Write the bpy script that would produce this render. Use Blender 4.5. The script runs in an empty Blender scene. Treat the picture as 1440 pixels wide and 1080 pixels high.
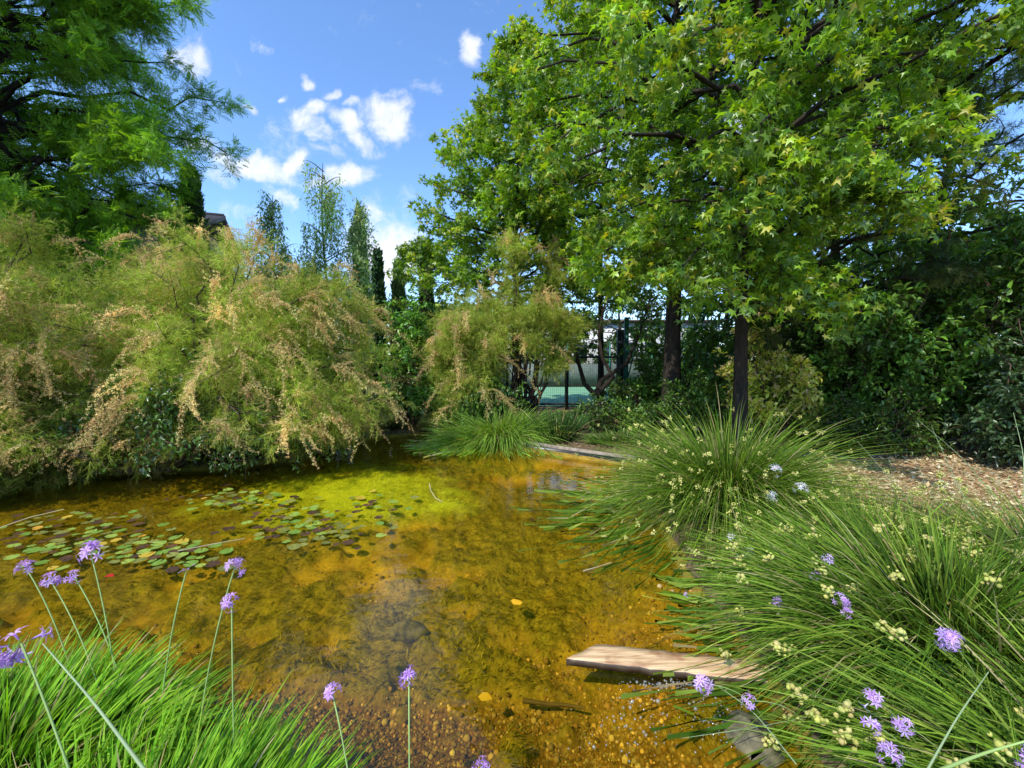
import bpy, math, random
import numpy as np
from math import radians as R, pi
from mathutils import Vector, Matrix

S = bpy.context.scene
COL = S.collection
rng = np.random.default_rng(7)
UP = np.array([0., 0., 1.])

# ------------------------------------------------------------------ camera
CAMZ, F, HOR = 1.6, 600.0, 505.0
PITCH = math.atan((540 - HOR) / F)
cam = bpy.data.cameras.new('camera'); co = bpy.data.objects.new('camera', cam); COL.objects.link(co)
co.location = (0, 0, CAMZ); co.rotation_euler = (pi / 2 - PITCH, 0, 0)
cam.sensor_width = 36; cam.lens = F / 1440 * 36; cam.clip_start = 0.02; cam.clip_end = 2000
S.camera = co

def ray(px, py):
    x, y, z = (px - 720) / F, (540 - py) / F, 1.0
    c, s = math.cos(PITCH), math.sin(PITCH)
    return np.array([x, z * c + y * s, y * c - z * s])
def at(px, py, Y):            # the point at distance Y ahead seen in that direction
    d = ray(px, py); return np.array([0, 0, CAMZ]) + d * (Y / d[1])
def onz(px, py, z=0.0):       # where that direction meets height z
    d = ray(px, py); return np.array([0, 0, CAMZ]) + d * ((z - CAMZ) / d[2])

# ------------------------------------------------------------------ tagging
def tag(o, label=None, cat=None, group=None, kind=None):
    if label: o['label'] = label
    if cat: o['category'] = cat
    if group: o['group'] = group
    if kind: o['kind'] = kind
    return o
def empty(name, loc, label, cat, group=None):
    o = bpy.data.objects.new(name, None); COL.objects.link(o); o.location = tuple(loc)
    o.empty_display_size = 0.2
    return tag(o, label, cat, group)

# ------------------------------------------------------------------ noise
def _hash(ix, iy, iz, seed):
    h = (ix * 374761393 + iy * 668265263 + iz * 2147483647 + seed * 1274126177) & 0xffffffff
    h = ((h ^ (h >> 13)) * 1274126177) & 0xffffffff
    return ((h ^ (h >> 16)) & 0xffff) / 65535.0
def vnoise(x, y, seed=0):
    x = np.asarray(x, float); y = np.asarray(y, float)
    ix = np.floor(x).astype(np.int64); iy = np.floor(y).astype(np.int64)
    fx = x - ix; fy = y - iy
    fx = fx * fx * (3 - 2 * fx); fy = fy * fy * (3 - 2 * fy)
    a = _hash(ix, iy, 0, seed); b = _hash(ix + 1, iy, 0, seed)
    c = _hash(ix, iy + 1, 0, seed); d = _hash(ix + 1, iy + 1, 0, seed)
    return (a * (1 - fx) + b * fx) * (1 - fy) + (c * (1 - fx) + d * fx) * fy
def fbm(x, y, o=4, seed=0):
    s = 0; a = 0.5; f = 1.0
    for i in range(o):
        s = s + a * vnoise(x * f + 17 * i, y * f - 9 * i, seed + i); a *= .5; f *= 2.03
    return s / (1 - .5 ** o)
def sstep(a, b, x):
    t = np.clip((x - a) / (b - a), 0, 1); return t * t * (3 - 2 * t)

# ------------------------------------------------------------------ mesh building
def raw_mesh(name, verts, faces, col=None, mat=None, parent=None, smooth=False, k=None):
    """verts (N,3), faces (M,k) int, col (N,3) optional"""
    verts = np.asarray(verts, np.float32).reshape(-1, 3); faces = np.asarray(faces, np.int32)
    m = bpy.data.meshes.new(name); n, (M, K) = len(verts), faces.shape
    off = np.zeros(3, np.float32)
    if parent is not None:
        off = np.array(parent.matrix_world.translation if False else parent.location, np.float32)
        pp = parent.parent
        while pp is not None:
            off = off + np.array(pp.location, np.float32); pp = pp.parent
    m.vertices.add(n); m.vertices.foreach_set('co', (verts - off).ravel())
    m.loops.add(M * K); m.loops.foreach_set('vertex_index', faces.ravel())
    m.polygons.add(M); m.polygons.foreach_set('loop_start', np.arange(0, M * K, K, dtype=np.int32))
    m.polygons.foreach_set('loop_total', np.full(M, K, np.int32))
    if smooth: m.polygons.foreach_set('use_smooth', np.ones(M, bool))
    if col is not None:
        c = np.ones((n, 4), np.float32); c[:, :3] = np.asarray(col, np.float32)
        a = m.color_attributes.new('Col', 'FLOAT_COLOR', 'POINT'); a.data.foreach_set('color', c.ravel())
    m.update(calc_edges=True); m.validate(verbose=False)
    if mat is not None: m.materials.append(mat)
    o = bpy.data.objects.new(name, m); COL.objects.link(o)
    if parent is not None: o.parent = parent
    return o
class MB:
    """collects geometry in world space"""
    def __init__(s): s.v = []; s.f = []; s.c = []; s.n = 0
    def add(s, v, f, c=None):
        v = np.asarray(v, float).reshape(-1, 3); f = np.asarray(f, int)
        if f.shape[1] == 3: f = np.concatenate([f, f[:, :1]], 1) if False else f
        s.v.append(v); s.f.append(f + s.n); s.n += len(v)
        s.c.append(np.broadcast_to(np.array([.5, .5, .5]) if c is None else np.asarray(c, float), v.shape))
        return s
    def build(s, name, mat, parent=None, smooth=False):
        if len({f.shape[1] for f in s.f}) > 1:      # mix: split the quads
            g = []
            for f in s.f:
                if f.shape[1] == 4: g += [f[:, [0, 1, 2]], f[:, [0, 2, 3]]]
                else: g.append(f)
        else: g = s.f
        return raw_mesh(name, np.concatenate(s.v), np.concatenate(g), np.concatenate(s.c), mat, parent, smooth)

def norm(a): return a / np.maximum(np.linalg.norm(a, axis=-1, keepdims=True), 1e-9)
def frames(a, n):
    a = norm(a); x = np.cross(a, n); bad = np.linalg.norm(x, axis=-1) < 1e-4
    if bad.any(): x[bad] = np.cross(a[bad], np.array([1., .3, .2]))
    x = norm(x); n = np.cross(x, a); return x, a, n
def scatter(mb, tmpl, P, A, N, size, colr):
    """put template (verts, faces) on every point; colr (N,3)"""
    tv, tf = tmpl[0], tmpl[1]; tc = tmpl[2] if len(tmpl) > 2 else None
    P = np.asarray(P, float); n = len(P); k = len(tv)
    x, a, nn = frames(np.asarray(A, float).copy(), np.asarray(N, float).copy())
    size = np.broadcast_to(np.asarray(size, float), (n,))
    V = P[:, None, :] + size[:, None, None] * (tv[None, :, 0, None] * x[:, None, :] + tv[None, :, 1, None] * a[:, None, :] + tv[None, :, 2, None] * nn[:, None, :])
    Fc = tf[None] + (np.arange(n) * k)[:, None, None]
    C = np.repeat(np.asarray(colr, float)[:, None, :], k, 1)
    if tc is not None: C = C * tc[None, :, None]
    if n > 50: C = C * (.5 + 1.0 * fbm(P[:, 0] * 1.9 + P[:, 2] * 1.1, P[:, 1] * 1.9 - P[:, 2] * 1.5, 2, 77))[:, None, None]  # random clump tone, widened in the colour for lit and dark foliage contrast
    mb.add(V.reshape(-1, 3), Fc.reshape(-1, tf.shape[1]), C.reshape(-1, 3))
def tubes(mb, P, Rd, sides=5, col=None, cap=False):
    """P (N,K,3) polylines, Rd (N,K)"""
    P = np.asarray(P, float); N, K, _ = P.shape
    T = np.empty_like(P); T[:, 1:-1] = P[:, 2:] - P[:, :-2]; T[:, 0] = P[:, 1] - P[:, 0]; T[:, -1] = P[:, -1] - P[:, -2]
    T = norm(T); ref = np.where(np.abs(T[..., 2:3]) > .93, np.array([1., 0, 0]), np.array([0, 0, 1.]))
    # keep one reference along each polyline
    r0 = np.where(np.abs(norm(P[:, -1] - P[:, 0])[:, 2:3]) > .8, np.array([1., 0.1, 0]), np.array([0, 0.1, 1.]))
    ref = np.broadcast_to(r0[:, None, :], P.shape)
    X = norm(np.cross(T, ref)); Y = np.cross(T, X)
    th = np.arange(sides) * 2 * pi / sides
    V = P[:, :, None, :] + np.asarray(Rd)[:, :, None, None] * (np.cos(th)[None, None, :, None] * X[:, :, None, :] + np.sin(th)[None, None, :, None] * Y[:, :, None, :])
    idx = np.arange(N * K * sides).reshape(N, K, sides)
    a = idx[:, :-1, :]; b = idx[:, 1:, :]
    q = np.stack([a, np.roll(a, -1, 2), np.roll(b, -1, 2), b], -1).reshape(-1, 4)
    c = None
    if col is not None:
        c = np.asarray(col, float)
        if c.ndim == 2: c = np.repeat(np.repeat(c[:, None, None, :], K, 1), sides, 2).reshape(-1, 3)
    mb.add(V.reshape(-1, 3), q, c)
    if cap:
        for i in range(N):
            for j in (0, K - 1):
                ring = idx[i, j]; v = V[i, j]; cc = v.mean(0)
                mb.add(np.vstack([v, cc]), [(t, (t + 1) % sides, sides) for t in range(sides)], None if c is None else col[i])
def box(mb, c, s, rz=0., col=None, rx=0., ry=0.):
    x, y, z = np.array(s) / 2
    v = np.array([(-x, -y, -z), (x, -y, -z), (x, y, -z), (-x, y, -z), (-x, -y, z), (x, -y, z), (x, y, z), (-x, y, z)])
    M = np.array(Matrix.Rotation(rz, 3, 'Z') @ Matrix.Rotation(rx, 3, 'X') @ Matrix.Rotation(ry, 3, 'Y'))
    mb.add(v @ M.T + np.array(c), [(0, 3, 2, 1), (4, 5, 6, 7), (0, 1, 5, 4), (1, 2, 6, 5), (2, 3, 7, 6), (3, 0, 4, 7)], col)
    return mb

# ------------------------------------------------------------------ materials
def newmat(name):
    m = bpy.data.materials.new(name); m.use_nodes = True; nt = m.node_tree; nt.nodes.clear()
    out = nt.nodes.new('ShaderNodeOutputMaterial')
    def nd(t, **kw):
        n = nt.nodes.new('ShaderNode' + t)
        for k, v in kw.items():
            if k in n.inputs.keys(): n.inputs[k].default_value = v
            else: setattr(n, k, v)
        return n
    def ln(a, b): nt.links.new(a, b)
    return m, nt, out, nd, ln
def leaf_mat(name, trans=.4, tint=(1.25, 1.35, .35), rough=.42, spec=.5, var=.25):
    m, nt, out, nd, ln = newmat(name)
    at_ = nd('Attribute', attribute_name='Col')
    class mul: outputs = [at_.outputs['Color']]
    p = nd('BsdfPrincipled'); p.inputs['Roughness'].default_value = rough; p.inputs['Specular IOR Level'].default_value = spec
    ln(mul.outputs[0], p.inputs['Base Color'])
    t = nd('BsdfTranslucent'); tv = nd('VectorMath', operation='MULTIPLY'); tv.inputs[1].default_value = tint
    ln(mul.outputs[0], tv.inputs[0]); ln(tv.outputs[0], t.inputs['Color'])
    mx = nd('MixShader'); mx.inputs[0].default_value = trans
    ln(p.outputs[0], mx.inputs[1]); ln(t.outputs[0], mx.inputs[2]); ln(mx.outputs[0], out.inputs[0])
    return m
def bark_mat(name, c1, c2, scale=9):
    m, nt, out, nd, ln = newmat(name)
    tc = nd('TexCoord'); mp = nd('Mapping'); mp.inputs['Scale'].default_value = (scale, scale, scale * .25); ln(tc.outputs['Object'], mp.inputs[0])
    n = nd('TexNoise'); n.inputs['Scale'].default_value = 2; n.inputs['Detail'].default_value = 8; n.inputs['Roughness'].default_value = .7; ln(mp.outputs[0], n.inputs['Vector'])
    r = nd('ValToRGB'); r.color_ramp.elements[0].position = .35; r.color_ramp.elements[1].position = .68
    r.color_ramp.elements[0].color = (*c1, 1); r.color_ramp.elements[1].color = (*c2, 1); ln(n.outputs['Fac'], r.inputs[0])
    b = nd('Bump'); b.inputs['Strength'].default_value = .8; b.inputs['Distance'].default_value = .02; ln(n.outputs['Fac'], b.inputs['Height'])
    p = nd('BsdfPrincipled'); p.inputs['Roughness'].default_value = .9; p.inputs['Specular IOR Level'].default_value = .2
    ln(r.outputs[0], p.inputs['Base Color']); ln(b.outputs[0], p.inputs['Normal']); ln(p.outputs[0], out.inputs[0])
    return m
def plain_mat(name, c, rough=.6, metal=0, var=.2, scale=5, bump=0., spec=.4):
    m, nt, out, nd, ln = newmat(name)
    tc = nd('TexCoord'); n = nd('TexNoise'); n.inputs['Scale'].default_value = scale; n.inputs['Detail'].default_value = 7
    ln(tc.outputs['Object'], n.inputs['Vector'])
    mr = nd('MapRange'); mr.inputs[1].default_value = .3; mr.inputs[2].default_value = .7; mr.inputs[3].default_value = 1 - var; mr.inputs[4].default_value = 1 + var
    ln(n.outputs['Fac'], mr.inputs[0])
    sc = nd('VectorMath', operation='SCALE'); sc.inputs[0].default_value = c; ln(mr.outputs[0], sc.inputs['Scale'])
    p = nd('BsdfPrincipled'); p.inputs['Roughness'].default_value = rough; p.inputs['Metallic'].default_value = metal; p.inputs['Specular IOR Level'].default_value = spec
    ln(sc.outputs[0], p.inputs['Base Color'])
    if bump:
        b = nd('Bump'); b.inputs['Strength'].default_value = bump; b.inputs['Distance'].default_value = .01; ln(n.outputs['Fac'], b.inputs['Height']); ln(b.outputs[0], p.inputs['Normal'])
    ln(p.outputs[0], out.inputs[0]); return m

M = {}
M['gum_leaf'] = leaf_mat('sweetgum_leaf', .42, (1.5, 1.6, .3), .36, .55)
M['fine_leaf'] = leaf_mat('fine_leaf', .4, (1.3, 1.45, .35), .5, .35)
M['feather'] = leaf_mat('tamarisk_foliage', .35, (1.1, 1.2, .5), .7, .15)
M['plume'] = leaf_mat('tamarisk_plume', .45, (1.1, 1., .8), .9, .05)
M['dark_leaf'] = leaf_mat('glossy_dark_leaf', .25, (1.3, 1.5, .3), .33, .5)
M['grass'] = leaf_mat('grass_blade', .42, (1.35, 1.3, .3), .55, .16, .18)
M['seed'] = leaf_mat('seed_head', .25, (1.1, 1.1, .6), .8, .1)
M['petal'] = leaf_mat('petal', .35, (1.1, .9, 1.1), .6, .2, .1)
M['pad'] = leaf_mat('lily_pad', .12, (1.1, 1.2, .3), .28, .6, .25)
M['litter'] = leaf_mat('dead_leaf_litter', .15, (1.1, .9, .6), .85, .1)
M['bark_dark'] = bark_mat('dark_bark', (.014, .011, .008), (.06, .045, .033))
M['bark_grey'] = bark_mat('grey_bark', (.04, .033, .026), (.17, .14, .11))
M['twig'] = plain_mat('twig_bark', (.09, .06, .035), .9, var=.4)
M['green_paint'] = plain_mat('green_painted_steel', (.02, .13, .10), .4)
M['black_paint'] = plain_mat('black_painted_steel', (.012, .016, .015), .45)
M['white_wall'] = plain_mat('pale_render_wall', (.62, .61, .58), .85, scale=1.5, var=.1)

# ------------------------------------------------------------------ leaf templates
def T_star():
    ang = [0, 30, 62, 92, 125, 180, -125, -92, -62, -30]; rad = [1, .38, .92, .36, .62, .12, .62, .36, .92, .38]
    v = [(0, .42, 0)]
    for a, r in zip(ang, rad):
        x = r * .62 * math.sin(R(a)); y = .42 + r * .62 * math.cos(R(a)); v.append((x, y, -.22 * (x * x) * 2 - .18 * max(0, y - .5)))
    f = [(0, i, i % 10 + 1) for i in range(1, 11)]
    return np.array(v, float), np.array(f)
def T_oval(w=.42, fold=.12):
    v = [(0, 0, 0), (w * .8, .3, fold), (w * .75, .65, fold * .8), (0, 1, -.12), (-w * .75, .65, fold * .8), (-w * .8, .3, fold), (0, .5, 0)]
    f = [(6, 0, 1), (6, 1, 2), (6, 2, 3), (6, 3, 4), (6, 4, 5), (6, 5, 0)]
    return np.array(v, float) * np.array([.6, 1, 1]), np.array(f)
def T_lance(w=.12):
    return np.array([(0, 0, 0), (w, .4, .03), (0, 1, -.1), (-w, .4, .03)], float), np.array([(0, 1, 2), (0, 2, 3)])
def T_pinnate(n=6, w=.055):
    v = []; f = []
    for i in range(n):
        y = .12 + .8 * i / n
        for s in (-1, 1):
            L = .3 * (1 - .35 * abs(i / n - .4)); b = len(v)
            v += [(0, y, -.1 * y), (s * L * .5, y + .11, .02 - .1 * y), (s * L, y + .13, -.06 - .1 * y), (s * L * .5, y + .03, .01 - .1 * y)]
            f += [(b, b + 1, b + 2), (b, b + 2, b + 3)]
    b = len(v); v += [(0, .9, -.1), (w, 1.03, -.12), (0, 1.2, -.16), (-w, 1.03, -.12)]; f += [(b, b + 1, b + 2), (b, b + 2, b + 3)]
    return np.array(v, float), np.array(f)
def T_feather(n=20, seed=1, wid=.011, L=.34, spread=.75):
    r = np.random.default_rng(seed); v = []; f = []; c = []
    for i in range(n):
        y = i / n * .85; a = r.uniform(0, 2 * pi); l = L * (1.1 - .55 * y) * r.uniform(.6, 1.2); sp = spread * r.uniform(.6, 1.2)
        d = np.array([math.cos(a) * sp, .8, math.sin(a) * sp]); d /= np.linalg.norm(d)
        p = np.array([0, y, -.08 * y * y]); s = np.cross(d, r.normal(size=3)); s = s / np.linalg.norm(s) * wid
        b = len(v); e = p + d * l + np.array([0, 0, -.06 * l])
        v += [p - s, p + s, e]; f.append((b, b + 1, b + 2)); c += [.75, .75, r.uniform(1, 1.3)]
    b = len(v); v += [(-.006, 0, 0), (.006, 0, 0), (0, 1, -.08)]; f.append((b, b + 1, b + 2)); c += [.5, .5, .7]
    return np.array(v, float), np.array(f), np.array(c)
def T_plume(n=60, seed=2, rad=.13):
    r = np.random.default_rng(seed); v = []; f = []; c = []
    for i in range(n):
        y = r.uniform(0, 1); a = r.uniform(0, 2 * pi); q = rad * (1 - .6 * y) * r.uniform(.3, 1.1)
        p = np.array([math.cos(a) * q, y, math.sin(a) * q - .12 * y * y])
        b = len(v)
        for _ in range(3): v.append(tuple(p + r.normal(size=3) * .032))
        f.append((b, b + 1, b + 2)); k = r.uniform(.6, 1.35); c += [k] * 3
    return np.array(v, float), np.array(f), np.array(c)
def T_needles(n=16, seed=3):
    r = np.random.default_rng(seed); v = []; f = []
    for i in range(n):
        d = r.normal(size=3); d[1] = abs(d[1]) + .6; d /= np.linalg.norm(d); s = np.cross(d, r.normal(size=3)); s = s / np.linalg.norm(s) * .012
        b = len(v); p = np.array([0, r.uniform(0, .3), 0]); v += [p - s, p + s, p + d * r.uniform(.6, 1)]; f.append((b, b + 1, b + 2))
    return np.array(v, float), np.array(f)
def T_ball(seed=4, sub=1):      # lumpy seed ball
    t = (1 + 5 ** .5) / 2
    v = np.array([(-1, t, 0), (1, t, 0), (-1, -t, 0), (1, -t, 0), (0, -1, t), (0, 1, t), (0, -1, -t), (0, 1, -t), (t, 0, -1), (t, 0, 1), (-t, 0, -1), (-t, 0, 1)], float)
    v = norm(v); r = np.random.default_rng(seed); v *= r.uniform(.8, 1.15, (12, 1))
    f = [(0, 11, 5), (0, 5, 1), (0, 1, 7), (0, 7, 10), (0, 10, 11), (1, 5, 9), (5, 11, 4), (11, 10, 2), (10, 7, 6), (7, 1, 8), (3, 9, 4), (3, 4, 2), (3, 2, 6), (3, 6, 8), (3, 8, 9), (4, 9, 5), (2, 4, 11), (6, 2, 10), (8, 6, 7), (9, 8, 1)]
    return v, np.array(f)
STAR, OVAL, LANCE, PINN, FEATH, PLUME, NEED, BALL = T_star(), T_oval(), T_lance(), T_pinnate(), T_feather(), T_plume(), T_needles(), T_ball()
LANCE2 = T_lance(.2)
def _var(t, k, seed):
    r = np.random.default_rng(seed); v = t[0].copy(); v[1:] *= np.array([1, 1, 1]) * r.uniform(.86, 1.12, (len(v) - 1, 1)); v[:, 2] += -k * v[:, 0] ** 2 + .18 * np.sin(v[:, 1] * 4 + seed) * .3 + r.normal(size=len(v)) * .03; return v, t[1]
STARS = [_var(STAR, .5, 1), _var(STAR, .1, 2), _var(STAR, .9, 3), _var(STAR, -.3, 4)]
def scatter_leaves(mb, tmpl, P, A, N, sz, C):
    if tmpl is not STAR: return scatter(mb, tmpl, P, A, N, sz, C)
    for i, t in enumerate(STARS): scatter(mb, t, P[i::4], A[i::4], N[i::4], sz[i::4], C[i::4])

def palette(n, cs, w=None, jit=.18, r=None):
    r = r or rng
    cs = np.array(cs, float); i = r.choice(len(cs), n, p=w); j = r.choice(len(cs), n, p=w); t = r.uniform(0, .5, (n, 1))
    c = cs[i] * (1 - t) + cs[j] * t
    return c * (1 + r.uniform(-jit, jit, (n, 1))) * (1 + r.uniform(-.06, .06, (n, 3)))

GUM = [(0.144, 0.251, 0.025), (0.191, 0.33, 0.03), (0.266, 0.424, 0.035), (0.106, 0.197, 0.027)]
GUM_YOUNG = [(0.269, 0.432, 0.03), (0.336, 0.464, 0.03), (0.426, 0.389, 0.05)]

def foliage(limbs, r, n_sub, sub_len, per_sub, tmpl, size, cols, young=None, young_p=.25, droop=.5, flat=.6, sub_s0=.2, spread=.05, w=None, tube_r=.004):
    """limbs (N,K,3): gives sub-branches and leaves on them. returns (sub polylines, leaf arrays)"""
    N, K, _ = limbs.shape
    s = r.uniform(sub_s0, 1, (N, n_sub)) ** .8
    s[:, -1] = 1.0
    ff = s * (K - 1); i0 = np.minimum(ff.astype(int), K - 2); fr = (ff - i0)[..., None]
    li = np.arange(N)[:, None]
    p = limbs[li, i0] * (1 - fr) + limbs[li, i0 + 1] * fr
    t = norm(limbs[li, i0 + 1] - limbs[li, i0])
    rd = r.normal(size=t.shape); rd[..., 2] *= flat; rd = norm(rd - t * (rd * t).sum(-1, keepdims=True) * .8)
    d = norm(t * r.uniform(.5, 1.1, s.shape)[..., None] + rd * r.uniform(.5, 1.1, s.shape)[..., None])
    L = (sub_len * (1.15 - .6 * s) * r.uniform(.6, 1.3, s.shape))[..., None]
    k = 4; u = np.linspace(0, 1, k)
    sp = p[..., None, :] + d[..., None, :] * (L * u)[..., None] - UP * ((L * .25 * droop) * u ** 2)[..., None]
    sp = sp.reshape(-1, k, 3); sv = s.reshape(-1)
    n = len(sp)
    q = r.uniform(.1, 1, (n, per_sub)) ** .8
    ff = q * (k - 1); i0 = np.minimum(ff.astype(int), k - 2); fr = (ff - i0)[..., None]; li = np.arange(n)[:, None]
    P = sp[li, i0] * (1 - fr) + sp[li, i0 + 1] * fr; Td = norm(sp[li, i0 + 1] - sp[li, i0])
    P = P + r.normal(size=P.shape) * spread
    A = norm(Td * .6 + r.normal(size=P.shape) * .75 - UP * droop)
    Nn = norm(UP * 1.0 + r.normal(size=P.shape) * .55)
    m = n * per_sub
    C = palette(m, cols, w, r=r)
    if young is not None:
        yb = (r.uniform(size=(n, per_sub)) < young_p * (q * 1.4) * (sv[:, None] ** 2 * 1.5)).reshape(-1)
        # whole shoots turn bright together
        ys = (r.uniform(size=n) < young_p * .5) & (sv > .6)
        yb |= np.repeat(ys, per_sub)
        C[yb] = palette(int(yb.sum()), young, r=r)
    return sp, P.reshape(-1, 3), A.reshape(-1, 3), Nn.reshape(-1, 3), size * r.uniform(.6, 1.2, m), C

def make_tree(name, label, base, H, lo, rad, r_trunk, limbs_n=50, n_sub=12, per_sub=14, sub_len=.7, tmpl=STAR, size=.15, cols=GUM, young=GUM_YOUNG,
              leafmat='gum_leaf', bark='bark_dark', up=.45, sag=.3, lean=(0, 0), seed=1, group=None, cat='tree', prof=None, bias=None, droop=.55, young_p=.25, flat=.6,
              spread=.05, extra=None, wob=.12, trunk_sides=12, w=None):
    r = np.random.default_rng(seed); base = np.array(base, float)
    root = empty(name, base, label, cat, group)
    K = 14; u = np.linspace(0, 1, K)
    tp = base + np.stack([lean[0] * u ** 1.3, lean[1] * u ** 1.3, H * u], 1)
    tp[:, 0] += wob * np.sin(u * 7 + seed) * u; tp[:, 1] += wob * np.cos(u * 5.3 + seed * 2) * u
    tr = r_trunk * (1 - .93 * u) * (1 + .35 * np.exp(-u * 22)); tp[0, 2] -= .15
    mb = MB(); tubes(mb, tp[None], tr[None], trunk_sides); mb.build('trunk', M[bark], root, True)
    # limbs
    prof = prof or (lambda t: np.sin(np.clip(t, 0, 1) ** .75 * pi * .93 + .12) ** .8)
    n = limbs_n; t = np.sort(r.uniform(0, 1, n)); h = lo + (H * .97 - lo) * t
    az = np.arange(n) * 2.39996 + r.uniform(-.4, .4, n)
    L = rad * np.maximum(.12, prof(t)) * r.uniform(.7, 1.12, n)
    if bias is not None: L = L * (1 + bias[2] * (np.cos(az) * bias[0] + np.sin(az) * bias[1]))
    hu = h / H; st = np.stack([np.interp(hu, u, tp[:, i]) for i in range(3)], 1)
    dh = np.stack([np.cos(az), np.sin(az), 0 * az], 1); k = 7; v = np.linspace(0, 1, k)
    upv = up * (.35 + 1.0 * t) * r.uniform(.7, 1.3, n)
    lm = st[:, None] + dh[:, None] * (L[:, None] * v)[..., None] + UP * (L[:, None] * (upv[:, None] * v - sag * (1 - .6 * t)[:, None] * v ** 2.2))[..., None]
    lm[:, 1:-1] += r.normal(size=(n, k - 2, 3)) * .035 * L[:, None, None]
    if extra is not None:
        ex = []
        for a, b in extra:
            a = np.array(a); b = np.array(b); uu = v[:, None]; arc = UP * (np.linalg.norm(b - a) * .12 * np.sin(v * pi))[:, None]
            ex.append(a * (1 - uu) + b * uu + arc)
        lm = np.concatenate([lm, np.array(ex)]); L = np.concatenate([L, [np.linalg.norm(e[-1] - e[0]) for e in ex]])
    mb = MB(); lr = np.minimum(r_trunk * .42, .012 * L + .008)[:, None] * (1 - .85 * v[None]) + .003
    tubes(mb, lm, lr, 5)
    sp, P, A, Nn, sz, C = foliage(lm, r, n_sub, sub_len, per_sub, tmpl, size, cols, young, young_p, droop, flat, spread=spread, w=w)
    tubes(mb, sp, np.broadcast_to(np.array([.006, .005, .004, .002]), sp.shape[:2]), 3)
    mb.build('branches', M[bark], root, True)
    mb = MB(); scatter_leaves(mb, tmpl, P, A, Nn, sz, C); mb.build('crown', M[leafmat], root)
    return root

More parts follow.
